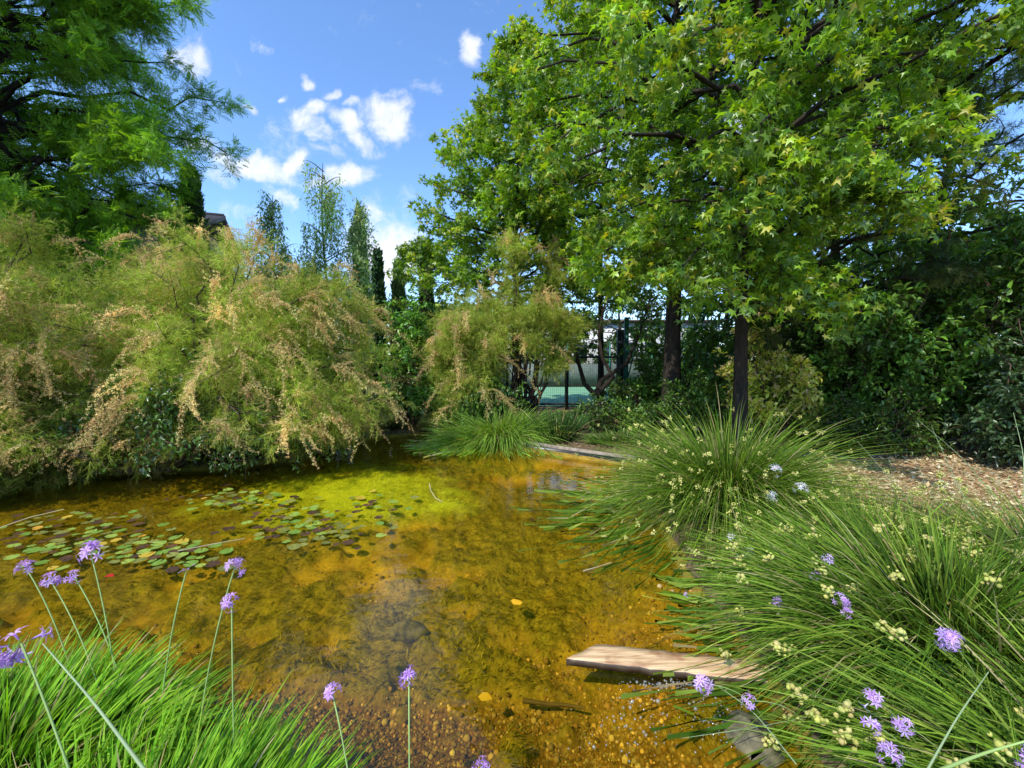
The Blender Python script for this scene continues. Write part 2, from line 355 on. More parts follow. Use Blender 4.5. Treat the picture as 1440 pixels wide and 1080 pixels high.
def make_shrub(name, label, base, rad, H, n_stem=60, n_sub=10, per_sub=12, sub_len=.35, tmpl=OVAL, size=.08, cols=None, young=None, leafmat='dark_leaf', seed=1, group=None,
               cat='shrub', droop=.3, lo=.12, arch=.15, young_p=.2, plumes=0, plume_size=.2, bark='twig', stem_r=.02, flat=1., spread=.04, w=None, sub_s0=.35, plume_cols=None, sag=0., part='foliage', centre=(0, 0), zlo=.2, skirt=0.):
    r = np.random.default_rng(seed); base = np.array(base, float); root = empty(name, base, label, cat, group)
    rx, ry = (rad if hasattr(rad, '__len__') else (rad, rad))
    n = n_stem; az = np.arange(n) * 2.39996 + r.uniform(-.5, .5, n); e = r.uniform(lo, 1, n)
    # end points on an uneven ellipsoid
    el = np.arcsin(np.clip(e * 1.02 - .04, -.1, 1)); q = .4 + 1.12 * fbm(np.cos(az) * 3.2 + 9, np.sin(az) * 3.2 + e * 4.5, 3, seed); q = np.where(r.uniform(size=n) < .14, q * 1.13, q); q = q * (1 - skirt * sstep(.3, .0, e))
    end = base + np.stack([centre[0] + rx * np.cos(el) * np.cos(az) * q, centre[1] + ry * np.cos(el) * np.sin(az) * q, H * (zlo + (1 - zlo) * np.sin(el)) * q], 1)
    st = base + np.stack([r.normal(size=n) * .08 * rx + centre[0] * .3, r.normal(size=n) * .08 * ry, 0 * az - .05], 1)
    k = 8; v = np.linspace(0, 1, k)
    lm = st[:, None] * (1 - v)[None, :, None] + end[:, None] * v[None, :, None]
    Ls = np.linalg.norm(end - st, axis=1)
    lm += UP * (Ls[:, None] * (arch * np.sin(v * pi)[None] - sag * v[None] ** 4))[..., None]
    lm[:, 1:-1] += r.normal(size=(n, k - 2, 3)) * .03 * Ls[:, None, None]
    mb = MB(); tubes(mb, lm, (stem_r * r.uniform(.5, 1.2, n))[:, None] * (1 - .85 * v)[None] + .002, 5)
    sp, P, A, Nn, sz, C = foliage(lm, r, n_sub, sub_len, per_sub, tmpl, size, cols, young, young_p, droop, flat, sub_s0=sub_s0, spread=spread, w=w)
    tubes(mb, sp, np.broadcast_to(np.array([.005, .004, .003, .0015]), sp.shape[:2]), 3)
    mb.build('branches', M[bark], root, True)
    ok = P[:, 2] > base[2] + .03
    rr_ = np.sqrt(((P[:, 0] - base[0]) / rx) ** 2 + ((P[:, 1] - base[1]) / ry) ** 2 + ((P[:, 2] - base[2]) / H) ** 2); C = C * (.45 + .55 * sstep(.35, .8, rr_))[:, None] * (.55 + .45 * sstep(.0, .35 * H, P[:, 2] - base[2]))[:, None]  # inner and low leaves darkened in the colour as shade inside the shrub
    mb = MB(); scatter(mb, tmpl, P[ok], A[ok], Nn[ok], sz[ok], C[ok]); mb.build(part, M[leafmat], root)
    if plumes:
        # flowering plumes hang from the outer shoots in runs
        pick = r.choice(len(sp), plumes, p=None); ctr = base + np.array([centre[0], centre[1], H * .4])
        per = 4; uu = r.uniform(.3, 1.25, (plumes, per))
        d = sp[pick, -1] - sp[pick, 0]; out = norm(sp[pick, -1] - ctr)
        Pp = sp[pick, 0][:, None] + d[:, None] * uu[..., None] + out[:, None] * .1 - UP * (.12 * np.maximum(0, uu - .6) ** 2)[..., None]
        Pp = Pp + r.normal(size=Pp.shape) * .025
        Ap = norm(norm(d)[:, None] * .8 + r.normal(size=Pp.shape) * .35 - UP * .55)
        m = plumes * per
        cc = np.repeat(r.uniform(.75, 1.15, plumes), per)[:, None] * palette(m, plume_cols, r=r)
        ng = int(plumes * .6); tipz = sp[:, -1]; away = norm(tipz - ctr); outer = np.linalg.norm((tipz - ctr) / np.array([rx, ry, H * .6]), axis=1) + r.uniform(0, .25, len(tipz)); front = np.argsort(-(outer - away[:, 1] * .35))[:max(ng * 4, 10)]
        pi_ = r.choice(front, ng); k_ = 17; w_ = np.linspace(0, 1, k_)
        cl = sp[pi_, -1] + r.normal(size=(ng, 3)) * .1; cd = norm(away[pi_] + r.normal(size=(ng, 3)) * .45 + UP * .25); cL = r.uniform(.35, 1.0, ng)
        rope = cl[:, None] + cd[:, None] * (cL[:, None] * w_)[..., None] - UP * (cL[:, None] * .85 * w_ ** 2)[..., None]; rope[..., 2] = np.where(rope[..., 2] < .12, -5, rope[..., 2])
        rt_ = norm(np.gradient(rope, axis=1)); Pp = np.concatenate([Pp.reshape(-1, 3), rope.reshape(-1, 3)]); Ap = np.concatenate([Ap.reshape(-1, 3), norm(rt_ + r.normal(size=rt_.shape) * .45 - UP * .25).reshape(-1, 3)])
        cc = np.concatenate([cc, np.repeat(r.uniform(.85, 1.2, ng), k_)[:, None] * palette(ng * k_, plume_cols, r=r)]); m = len(Pp)
        Pp = Pp.reshape(-1, 3); Pp[:, 2] = np.where(Pp[:, 2] < base[2] + .3 + .3 * r.uniform(size=m), -5, Pp[:, 2])
        sz_ = plume_size * np.concatenate([r.uniform(.5, 1.0, plumes * per), r.uniform(.75, 1.2, ng * k_)]); kp = Pp[:, 2] > 0
        mb = MB(); scatter(mb, PLUME, Pp[kp], Ap.reshape(-1, 3)[kp], r.normal(size=(kp.sum(), 3)), sz_[kp], cc[kp])
        o = mb.build('flower_plumes', M['plume'], root); o['kind'] = 'stuff'
    return root

def blades(mb, root, d, L, droop, width, cols, seg=5, r=None, tw=None, tipfade=.8, bend=None):
    """ribbon blades. root,d (N,3); L,droop,width (N)"""
    r = r or rng; n = len(root); u = np.linspace(0, 1, seg + 1)
    d = norm(d); L = np.asarray(L); droop = np.asarray(droop)
    P = root[:, None] + d[:, None] * (L[:, None] * u)[..., None] - UP * ((L * droop)[:, None] * u ** 2.2)[..., None]
    if bend is not None: P = P + bend[:, None] * (L[:, None] * u ** 2)[..., None]
    s = np.cross(d, r.normal(size=(n, 3)) * .6 + np.array([0, -1., .3])); s = norm(s)
    w = np.asarray(width)[:, None] * np.maximum(.04, (1 - u ** 3 * .96)) * (.65 + .35 * np.minimum(1, u * 4))
    V = np.stack([P - s[:, None] * w[..., None] * .5, P + s[:, None] * w[..., None] * .5], 2)
    idx = np.arange(n * (seg + 1) * 2).reshape(n, seg + 1, 2)
    q = np.stack([idx[:, :-1, 0], idx[:, :-1, 1], idx[:, 1:, 1], idx[:, 1:, 0]], -1).reshape(-1, 4)
    sh = (.10 + 1.05 * np.minimum(1, u * 1.5) ** 1.5)[None, :, None, None]  # blade colour darkened towards the root, as shade inside the clump
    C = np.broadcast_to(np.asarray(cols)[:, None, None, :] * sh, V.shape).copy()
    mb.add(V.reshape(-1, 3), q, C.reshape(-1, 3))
    return P

# ------------------------------------------------------------------ pond shape
POND = np.array([(.35, .85), (-.35, 1.05), (-1.1, 1.45), (-2.4, 2.0), (-4.4, 2.3), (-7, 2.6), (-9.5, 3.6), (-9, 5.2), (-7, 5.6), (-5.4, 5.9), (-4.2, 6.2), (-3.5, 6.8), (-3.2, 7.8), (-2.8, 8.6),
                 (-1.95, 9.0), (-.26, 7.8), (1.7, 6.4), (2.2, 5.9), (1.75, 5.0), (1.5, 4.2), (1.3, 3.0), (1.3, 2.1), (1.2, 1.5), (.9, 1.0)])
def sdist(x, y):     # signed distance to the bank, positive in the water
    x = np.asarray(x, float); y = np.asarray(y, float); d = np.full(x.shape, 1e9); ins = np.zeros(x.shape, bool)
    n = len(POND)
    for i in range(n):
        a = POND[i]; b = POND[(i + 1) % n]; e = b - a
        t = np.clip(((x - a[0]) * e[0] + (y - a[1]) * e[1]) / (e @ e), 0, 1)
        d = np.minimum(d, np.hypot(x - a[0] - t * e[0], y - a[1] - t * e[1]))
        c = ((a[1] > y) != (b[1] > y)) & (x < (b[0] - a[0]) * (y - a[1]) / (b[1] - a[1] + 1e-12) + a[0]); ins ^= c
    return np.where(ins, d, -d)
def ground_z(x, y):
    sd = sdist(x, y)
    b = .07 + .07 * sstep(0, 1.2, -sd) + .05 * (fbm(np.asarray(x) * .8, np.asarray(y) * .8, 3, 5) - .5) * sstep(0, .8, -sd)
    return np.where(sd > 0, .07 - .75 * sstep(0, .22, sd), b)
def gz(x, y): return float(ground_z(np.array([x]), np.array([y]))[0])

def grid_mesh(name, xs, ys, zf, mat, colf=None, kind='structure', keep=None):
    X, Y = np.meshgrid(xs, ys); Z = zf(X, Y); nx, ny = len(xs), len(ys)
    V = np.stack([X, Y, Z], -1).reshape(-1, 3); i = np.arange(nx * ny).reshape(ny, nx)
    q = np.stack([i[:-1, :-1], i[:-1, 1:], i[1:, 1:], i[1:, :-1]], -1).reshape(-1, 4)
    if keep is not None:
        k = keep(X, Y).reshape(-1); q = q[k[q].any(1)]
        used = np.unique(q); mp = -np.ones(len(V), int); mp[used] = np.arange(len(used)); V = V[used]; q = mp[q]
    o = raw_mesh(name, V, q, None if colf is None else colf(V[:, 0], V[:, 1]), mat, None, True)
    o['kind'] = kind; return o

# ground material: soil, dry litter, sand; far away green-brown
m, nt, out, nd, ln = newmat('garden_soil')
geo = nd('NewGeometry'); n1 = nd('TexNoise'); n1.inputs['Scale'].default_value = 1.3; n1.inputs['Detail'].default_value = 6
n2 = nd('TexNoise'); n2.inputs['Scale'].default_value = 28; n2.inputs['Detail'].default_value = 8; n2.inputs['Roughness'].default_value = .75
n3 = nd('TexVoronoi'); n3.inputs['Scale'].default_value = 45
for q in (n1, n2, n3): ln(geo.outputs['Position'], q.inputs['Vector'])
ra = nd('ValToRGB'); ra.color_ramp.elements[0].position = .35; ra.color_ramp.elements[0].color = (.07, .045, .028, 1); ra.color_ramp.elements[1].position = .62; ra.color_ramp.elements[1].color = (.42, .28, .16, 1)
e = ra.color_ramp.elements.new(.5); e.color = (.24, .15, .085, 1)
ln(n2.outputs['Fac'], ra.inputs[0])
at_ = nd('Attribute', attribute_name='Col'); mulc = nd('VectorMath', operation='MULTIPLY'); ln(ra.outputs[0], mulc.inputs[0]); ln(at_.outputs['Color'], mulc.inputs[1])
mr = nd('MapRange'); mr.inputs[3].default_value = .65; mr.inputs[4].default_value = 1.3; ln(n1.outputs['Fac'], mr.inputs[0])
sc = nd('VectorMath', operation='SCALE'); ln(mulc.outputs[0], sc.inputs[0]); ln(mr.outputs[0], sc.inputs['Scale'])
p = nd('BsdfPrincipled'); p.inputs['Roughness'].default_value = .95; p.inputs['Specular IOR Level'].default_value = .1
bp = nd('Bump'); bp.inputs['Strength'].default_value = .9; bp.inputs['Distance'].default_value = .03; ln(n2.outputs['Fac'], bp.inputs['Height']); ln(bp.outputs[0], p.inputs['Normal'])
ln(sc.outputs[0], p.inputs['Base Color']); ln(p.outputs[0], out.inputs[0]); M['soil'] = m
xs = np.unique(np.concatenate([np.arange(-11, 9, .1), np.geomspace(9, 600, 26), -np.geomspace(11, 600, 26)]))
ys = np.unique(np.concatenate([np.arange(-1.5, 13, .1), np.geomspace(13, 900, 30), -np.geomspace(1.5, 200, 12)]))
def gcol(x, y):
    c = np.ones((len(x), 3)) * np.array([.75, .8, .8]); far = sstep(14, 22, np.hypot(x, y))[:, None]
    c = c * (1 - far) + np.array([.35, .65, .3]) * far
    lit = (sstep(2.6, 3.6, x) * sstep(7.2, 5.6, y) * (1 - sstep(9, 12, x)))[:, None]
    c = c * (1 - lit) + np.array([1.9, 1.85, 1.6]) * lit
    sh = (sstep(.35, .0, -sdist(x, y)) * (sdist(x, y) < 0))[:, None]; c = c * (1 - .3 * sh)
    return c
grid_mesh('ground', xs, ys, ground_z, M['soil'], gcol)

# pond bed
def algae(x, y):     # 0..1 : how much weed covers the gravel
    a = fbm(x * .9 + 3, y * 1.2, 4, 11) * .6 + fbm(x * 3.6, y * 3.9, 4, 12) * .45
    bias = .13 * sstep(2.0, 3.2, y) + .09 * sstep(2.6, 1.8, y) + .05 * sstep(-.6, -2, x)
    return sstep(.485, .63, a + bias)
def mat_green(x, y):   # bright weed that reaches the surface
    d = np.hypot((x + 2.0) / 1.15, (y - 5.35) / 1.1); e = np.hypot((x + .75) / .45, (y - 4.75) / .28)
    g = np.hypot((x + 3.0) / .9, (y - 4.9) / .6)
    return np.clip(np.maximum.reduce([1.45 - d, 1.0 - e, .8 - g * .9]) + (fbm(x * 3, y * 3.4, 4, 21) - .5) * 1.1, 0, 1)
def bed_z(x, y):
    sd = sdist(x, y); base = .03 - .25 * sstep(-.05, .9, sd) + .05 * (fbm(x * .9, y * .9, 3, 31) - .5)
    al = algae(x, y); fz = fbm(x * 17, y * 17, 3, 41) - .5; ridg = 1 - np.abs(fbm(x * 7, y * 7, 3, 42) - .5) * 2
    z = base + al * (.02 + .13 * fbm(x * 3.2, y * 3.2, 4, 43)) + al * fz * .07 + al * (ridg - .75) * .06 + (1 - al) * (fbm(x * 30, y * 30, 2, 44) - .5) * .012
    pm = np.exp(-(((x + 3.1 + (y - 4.2) * .3) / 2.2) ** 2 + ((y - 4.2) / 1.0) ** 2)); z = z * (1 - .62 * pm)
    g = mat_green(x, y); z = z * (1 - g * .9) + (-.012 + fz * .02) * g * .9
    return np.minimum(z, np.where(sd > .05, -.006, .05))
m, nt, out, nd, ln = newmat('pond_gravel_and_weed')
geo = nd('NewGeometry'); at_ = nd('Attribute', attribute_name='Col')
v1 = nd('TexVoronoi'); v1.inputs['Scale'].default_value = 48; v2 = nd('TexVoronoi'); v2.inputs['Scale'].default_value = 95
nn = nd('TexNoise'); nn.inputs['Scale'].default_value = 38; nn.inputs['Detail'].default_value = 8; nn.inputs['Roughness'].default_value = .8
nm = nd('TexNoise'); nm.inputs['Scale'].default_value = 3.2; nm.inputs['Detail'].default_value = 6
for q in (v1, v2, nn, nm): ln(geo.outputs['Position'], q.inputs['Vector'])
hs = nd('SeparateColor'); ln(v1.outputs['Color'], hs.inputs[0])
gr = nd('ValToRGB'); els = gr.color_ramp.elements; els[0].position = 0; els[0].color = (.14, .06, .015, 1); els[1].position = 1; els[1].color = (.68, .46, .2, 1)
for pos, c in ((.3, (.3, .13, .03, 1)), (.6, (.42, .22, .06, 1)), (.85, (.5, .33, .13, 1))): e = els.new(pos); e.color = c
ln(hs.outputs[0], gr.inputs[0])
edge = nd('MapRange'); edge.inputs[1].default_value = 0; edge.inputs[2].default_value = .55; edge.inputs[3].default_value = 1.1; edge.inputs[4].default_value = .35; ln(v1.outputs['Distance'], edge.inputs[0])
gsc = nd('VectorMath', operation='SCALE'); ln(gr.outputs[0], gsc.inputs[0]); ln(edge.outputs[0], gsc.inputs['Scale'])
# silt over gravel away from the near shore (Col.b)
sepc = nd('SeparateColor'); ln(at_.outputs['Color'], sepc.inputs[0])
silt = nd('ValToRGB'); silt.color_ramp.elements[0].position = .3; silt.color_ramp.elements[0].color = (.22, .135, .02, 1); silt.color_ramp.elements[1].position = .7; silt.color_ramp.elements[1].color = (.55, .36, .055, 1); ln(nm.outputs['Fac'], silt.inputs[0])
spk = nd('MapRange'); spk.inputs[1].default_value = .35; spk.inputs[2].default_value = .65; spk.inputs[3].default_value = .55; spk.inputs[4].default_value = 1.25; ln(nn.outputs['Fac'], spk.inputs[0]); siltv = nd('VectorMath', operation='SCALE'); ln(silt.outputs[0], siltv.inputs[0]); ln(spk.outputs[0], siltv.inputs['Scale'])
mxs = nd('Mix', data_type='RGBA'); ln(sepc.outputs[2], mxs.inputs[0]); ln(gsc.outputs[0], mxs.inputs[6]); ln(siltv.outputs[0], mxs.inputs[7])
weed = nd('ValToRGB'); weed.color_ramp.elements[0].position = .3; weed.color_ramp.elements[0].color = (.03, .027, .005, 1); weed.color_ramp.elements[1].position = .72; weed.color_ramp.elements[1].color = (.4, .33, .045, 1); ln(nn.outputs['Fac'], weed.inputs[0])
mxw = nd('Mix', data_type='RGBA'); ln(sepc.outputs[0], mxw.inputs[0]); ln(mxs.outputs[2], mxw.inputs[6]); ln(weed.outputs[0], mxw.inputs[7])
wg = nd('ValToRGB'); wg.color_ramp.elements[0].position = .3; wg.color_ramp.elements[0].color = (.25, .34, .02, 1); wg.color_ramp.elements[1].position = .7; wg.color_ramp.elements[1].color = (.7, .8, .1, 1); ln(nn.outputs['Fac'], wg.inputs[0])
mxg = nd('Mix', data_type='RGBA'); ln(sepc.outputs[1], mxg.inputs[0]); ln(mxw.outputs[2], mxg.inputs[6]); ln(wg.outputs[0], mxg.inputs[7])
p = nd('BsdfPrincipled'); p.inputs['Roughness'].default_value = .9; p.inputs['Specular IOR Level'].default_value = .1
b1 = nd('Bump'); b1.inputs['Strength'].default_value = .7; b1.inputs['Distance'].default_value = .02; ln(nn.outputs['Fac'], b1.inputs['Height'])
ln(mxg.outputs[2], p.inputs['Base Color']); ln(b1.outputs[0], p.inputs['Normal']); ln(p.outputs[0], out.inputs[0]); M['bed'] = m
def bcol(x, y):
    a = algae(x, y); g = mat_green(x, y)
    a2 = np.clip(a * (.45 + 1.0 * fbm(x * 9, y * 9, 4, 51)), 0, 1)
    silt_ = .15 + .85 * sstep(1.5, 3.0, y + (fbm(x * 1.7, y * 1.7, 3, 52) - .5) * 1.6)
    return np.stack([a2, g, silt_], 1)
bx_ = np.concatenate([np.arange(-10, -4, .06), np.arange(-4, 2.6, .022)]); by_ = np.concatenate([np.arange(.7, 4.2, .02), np.arange(4.2, 9.4, .035)])
grid_mesh('pond_bed', bx_, by_, bed_z, M['bed'], bcol, keep=lambda X, Y: sdist(X, Y) > -.12)

# water
m, nt, out, nd, ln = newmat('pond_water')
geo = nd('NewGeometry'); mp = nd('Mapping'); mp.inputs['Scale'].default_value = (1, 1.5, 1); ln(geo.outputs['Position'], mp.inputs[0])
n1 = nd('TexNoise'); n1.inputs['Scale'].default_value = 5; n1.inputs['Detail'].default_value = 4; ln(mp.outputs[0], n1.inputs['Vector'])
b1 = nd('Bump'); b1.inputs['Strength'].default_value = .22; b1.inputs['Distance'].default_value = .02; ln(n1.outputs['Fac'], b1.inputs['Height'])
fr = nd('Fresnel'); iorm = nd('MapRange'); iorm.inputs[3].default_value = 1.5; iorm.inputs[4].default_value = 1 / 1.5; ln(geo.outputs['Backfacing'], iorm.inputs[0]); ln(iorm.outputs[0], fr.inputs['IOR']); ln(b1.outputs[0], fr.inputs['Normal'])
g = nd('BsdfGlossy'); g.inputs['Roughness'].default_value = .02; ln(b1.outputs[0], g.inputs['Normal'])
t = nd('BsdfTransparent'); t.inputs['Color'].default_value = (.97, .87, .36, 1)
mx = nd('MixShader'); ln(fr.outputs[0], mx.inputs[0]); ln(t.outputs[0], mx.inputs[1]); ln(g.outputs[0], mx.inputs[2]); ln(mx.outputs[0], out.inputs[0])
M['water'] = m
grid_mesh('water', np.arange(-10, 2.7, .1), np.arange(.6, 9.5, .1), lambda X, Y: X * 0, M['water'], keep=lambda X, Y: sdist(X, Y) > -.06)

# ------------------------------------------------------------------ sky, sun
SUN = np.array([-.46, -.52, .79]); SUN /= np.linalg.norm(SUN)
W = bpy.data.worlds.new('World'); S.world = W; W.use_nodes = True; nt = W.node_tree; nt.nodes.clear()
def nd(t, **kw):
    n = nt.nodes.new('ShaderNode' + t)
    for k, v in kw.items(): setattr(n, k, v)
    return n
ln = nt.links.new
sky = nd('TexSky', sky_type='NISHITA', sun_disc=False); sky.sun_elevation = math.asin(SUN[2]); sky.sun_rotation = math.atan2(SUN[0], SUN[1]); sky.altitude = 600; sky.air_density = 1.0; sky.dust_density = .3; sky.ozone_density = 2.0
tint = nd('VectorMath', operation='MULTIPLY'); tint.inputs[1].default_value = (1.5, 1.85, 2.2); ln(sky.outputs[0], tint.inputs[0])
tc = nd('TexCoord'); sp_ = nd('SeparateXYZ'); ln(tc.outputs['Generated'], sp_.inputs[0])
def mth(op, a, b=None, clamp=False):
    n = nd('Math', operation=op, use_clamp=clamp)
    for i, q in enumerate((a, b)):
        if q is None: continue
        if isinstance(q, (int, float)): n.inputs[i].default_value = q
        else: ln(q, n.inputs[i])
    return n.outputs[0]
yy = mth('MAXIMUM', sp_.outputs[1], .05); uu = mth('DIVIDE', sp_.outputs[0], yy); vv = mth('DIVIDE', sp_.outputs[2], yy)
cmb = nd('CombineXYZ'); ln(uu, cmb.inputs[0]); ln(vv, cmb.inputs[1])
nw = nd('TexNoise'); nw.inputs['Scale'].default_value = 9; nw.inputs['Detail'].default_value = 5; ln(cmb.outputs[0], nw.inputs['Vector'])
nws = nd('VectorMath', operation='SUBTRACT'); ln(nw.outputs['Color'], nws.inputs[0]); nws.inputs[1].default_value = (.5, .5, .5)
nsc = nd('VectorMath', operation='SCALE'); ln(nws.outputs[0], nsc.inputs[0]); nsc.inputs['Scale'].default_value = .13
uv = nd('VectorMath', operation='ADD'); ln(cmb.outputs[0], uv.inputs[0]); ln(nsc.outputs[0], uv.inputs[1])
CL = [(372, 75, 8, 10, -50, .5), (500, 150, 14, 9, 30, .7), (470, 170, 12, 18, 30, .6), (545, 140, 20, 8, 20, .7), (455, 205, 20, 8, -30, .6), (310, 245, 30, 10, 0, .5), (662, 70, 15, 19, 0, 1), (548, 168, 34, 27, -20, 1.1), (495, 187, 40, 13, -35, 1.), (438, 166, 30, 15, 20, 1.), (466, 134, 15, 10, 0, 1.), (440, 180, 36, 9, -30, .8), (362, 230, 58, 15, -5, 1.1), (412, 222, 24, 13, 40, 1.1), (485, 243, 42, 17, 0, 1.05),
      (545, 360, 60, 60, 0, 1.15), (575, 300, 26, 40, 0, .5), (425, 118, 9, 8, 0, .9), (400, 137, 8, 6, 0, .8), (283, 205, 30, 11, -15, .6), (400, 268, 34, 14, -20, .6), (262, 84, 26, 26, 0, .9), (594, 122, 30, 9, 15, .5), (345, 160, 14, 7, 0, .6), (395, 190, 30, 30, 0, .4), (330, 290, 60, 16, 0, .4),
      (1180, 180, 60, 70, 0, .8), (1010, 190, 60, 60, 0, .7), (860, 180, 70, 50, 0, .6)]
acc = None
for (px, py, rx, ry, rot, amp) in CL:
    d = ray(px, py); u0, v0 = d[0] / d[1], d[2] / d[1]
    mp = nd('Mapping', vector_type='TEXTURE'); mp.inputs['Location'].default_value = (u0, v0, 0); mp.inputs['Rotation'].default_value = (0, 0, R(rot)); mp.inputs['Scale'].default_value = (rx / F, ry / F, 1)
    ln(uv.outputs[0], mp.inputs[0]); le = nd('VectorMath', operation='LENGTH'); ln(mp.outputs[0], le.inputs[0])
    b = nd('MapRange', interpolation_type='SMOOTHSTEP'); b.inputs[1].default_value = 1.7; b.inputs[2].default_value = .2; b.inputs[3].default_value = 0; b.inputs[4].default_value = amp; ln(le.outputs['Value'], b.inputs[0])
    acc = b.outputs[0] if acc is None else mth('MAXIMUM', acc, b.outputs[0])
nf = nd('TexNoise'); nf.inputs['Scale'].default_value = 17; nf.inputs['Detail'].default_value = 9; nf.inputs['Roughness'].default_value = .68; nf.inputs['Distortion'].default_value = .4; ln(cmb.outputs[0], nf.inputs['Vector'])
dens = mth('ADD', mth('MULTIPLY', acc, 1.25), mth('MULTIPLY', mth('SUBTRACT', nf.outputs['Fac'], .5), 2.4))
dm = nd('MapRange', interpolation_type='SMOOTHSTEP'); dm.inputs[1].default_value = .2; dm.inputs[2].default_value = 1.5; ln(dens, dm.inputs[0])
dm.inputs[4].default_value = .93
front = mth('GREATER_THAN', sp_.outputs[1], .05)
low = mth('MULTIPLY', mth('SUBTRACT', .28, sp_.outputs[2], True), .9, True)     # milky air near the horizon
cf = mth('MAXIMUM', mth('MULTIPLY', dm.outputs[0], front), low)
ccol = nd('Mix', data_type='RGBA'); ln(cf, ccol.inputs[0]); ln(tint.outputs[0], ccol.inputs[6]); crp = nd('Mix', data_type='RGBA'); ln(nw.outputs['Fac'], crp.inputs[0]); crp.inputs[6].default_value = (5.2, 5.6, 6.4, 1); crp.inputs[7].default_value = (9.2, 9.2, 9.3, 1); ln(crp.outputs[2], ccol.inputs[7])
bg = nd('Background'); bg.inputs['Strength'].default_value = .15; ln(ccol.outputs[2], bg.inputs[0]); wo = nd('OutputWorld'); ln(bg.outputs[0], wo.inputs[0])
sl = bpy.data.lights.new('sun', 'SUN'); sl.energy = 5.0; sl.angle = R(.5); sl.color = (1, .96, .88); so = bpy.data.objects.new('sun', sl); COL.objects.link(so)
so.rotation_euler = Vector(SUN).to_track_quat('Z', 'Y').to_euler(); so.location = (-20, -5, 40)

# ================================================================== THE TREES
G = 'trees standing round the pond'
gum = dict(group='sweetgum trees right of the pond', cat='tree')
make_tree('sweetgum_tree', 'nearest big sweetgum with a slim brown trunk rising behind the large rush tussock', (3.5, 6.5, gz(3.5, 6.5)), 11, 2.9, 3.6, .105, 88, 16, 30, .75, size=.13, seed=3, bias=(-.2, -.9, .25), up=.45, sag=.35,
          bark='bark_dark', extra=[((3.5, 6.4, 3.2), at(1010, 400, 4.6)), ((3.5, 6.4, 3.2), at(1100, 380, 4.8)), ((3.5, 6.4, 3.6), at(1050, 300, 4.2)), ((3.5, 6.4, 3.2), at(870, 380, 5.4)), ((3.5, 6.4, 3.4), at(820, 370, 5.8)), ((3.5, 6.4, 4.2), at(1110, 240, 4.2)), ((3.5, 6.4, 4.4), at(980, 210, 4.3)), ((3.5, 6.4, 3.2), at(1180, 430, 5.2)), ((3.5, 6.4, 3.2), at(960, 375, 4.6)), ((3.5, 6.4, 3.4), at(1190, 190, 4.0)), ((3.6, 6.4, 3.2), at(1290, 270, 4.3)), ((3.5, 6.3, 3.8), at(1060, 60, 4.1)), ((3.5, 6.3, 3), at(880, 330, 5.2)), ((3.5, 6.4, 5.6), at(960, 60, 4.0)), ((3.5, 6.5, 2.7), at(1150, 400, 5.2))], **gum)
make_tree('sweetgum_tree', 'tall sweetgum with a thick black trunk beside the green court post', (3.45, 9.2, .15), 12, 3.4, 3.5, .19, 80, 14, 26, .85, size=.15, seed=5, up=.45, sag=.4, bias=(-1, 0, .15), **gum)
make_tree('sweetgum_tree', 'sunlit cone shaped sweetgum rising behind the small tamarisk', (.15, 11.4, .15), 9.5, 2.3, 2.9, .11, 92, 14, 26, .8, size=.15, seed=8, up=.75, sag=.15, prof=lambda t: (1 - t) ** .7 * (.55 + .45 * np.minimum(1, t * 5)), **gum)
make_tree('sweetgum_tree', 'slender young sweetgum with thin bright foliage near the cypresses', (-2.75, 12.6, .15), 4.7, 1.4, 1.15, .05, 30, 8, 11, .4, size=.15, seed=9, up=.7, cols=[(.1, .19, .03), (.13, .23, .03)], **gum)
make_tree('sweetgum_tree', 'sweetgum whose crown fills the upper right corner of the view', (7.3, 5.7, .15), 11, 5.5, 3.9, .16, 70, 14, 26, .8, size=.135, seed=12, up=.4, sag=.25, prof=lambda t: (1 - t) ** .5, **gum)
make_tree('sweetgum_tree', 'shaded sweetgum standing farther back on the right behind the yellow shrub', (7.9, 10.5, .15), 9, 1.8, 3.2, .17, 56, 12, 17, .9, size=.2, seed=14, **gum)
make_tree('sweetgum_tree', 'sweetgum between the black trunked tree and the cone shaped one', (2.75, 13.2, .15), 12, 3.0, 3.0, .1, 60, 11, 16, .8, size=.18, seed=15, up=.6, prof=lambda t: (1 - t) ** .6, **gum)
# pale dark leaning trunk tree
make_tree('pine_tree', 'pine with long grey green needles seen through the sweetgum branches', (8.2, 8.6, .15), 7.2, 2.0, 2.5, .13, 34, 9, 10, .6, tmpl=NEED, size=.24, cols=[(.08, .12, .05), (.12, .15, .07)], young=None, leafmat='fine_leaf', seed=21, lean=(.4, 0), cat='pine tree')
make_tree('pine_tree', 'low spreading pine bough tree with yellowish needles under the sweetgums', (6.3, 8.3, .15), 4.6, 1.7, 2.6, .12, 30, 9, 9, .6, tmpl=NEED, size=.2, cols=[(.11, .14, .03), (.15, .17, .05)], young=None, leafmat='fine_leaf', seed=22, lean=(-1.3, 0), cat='pine tree')
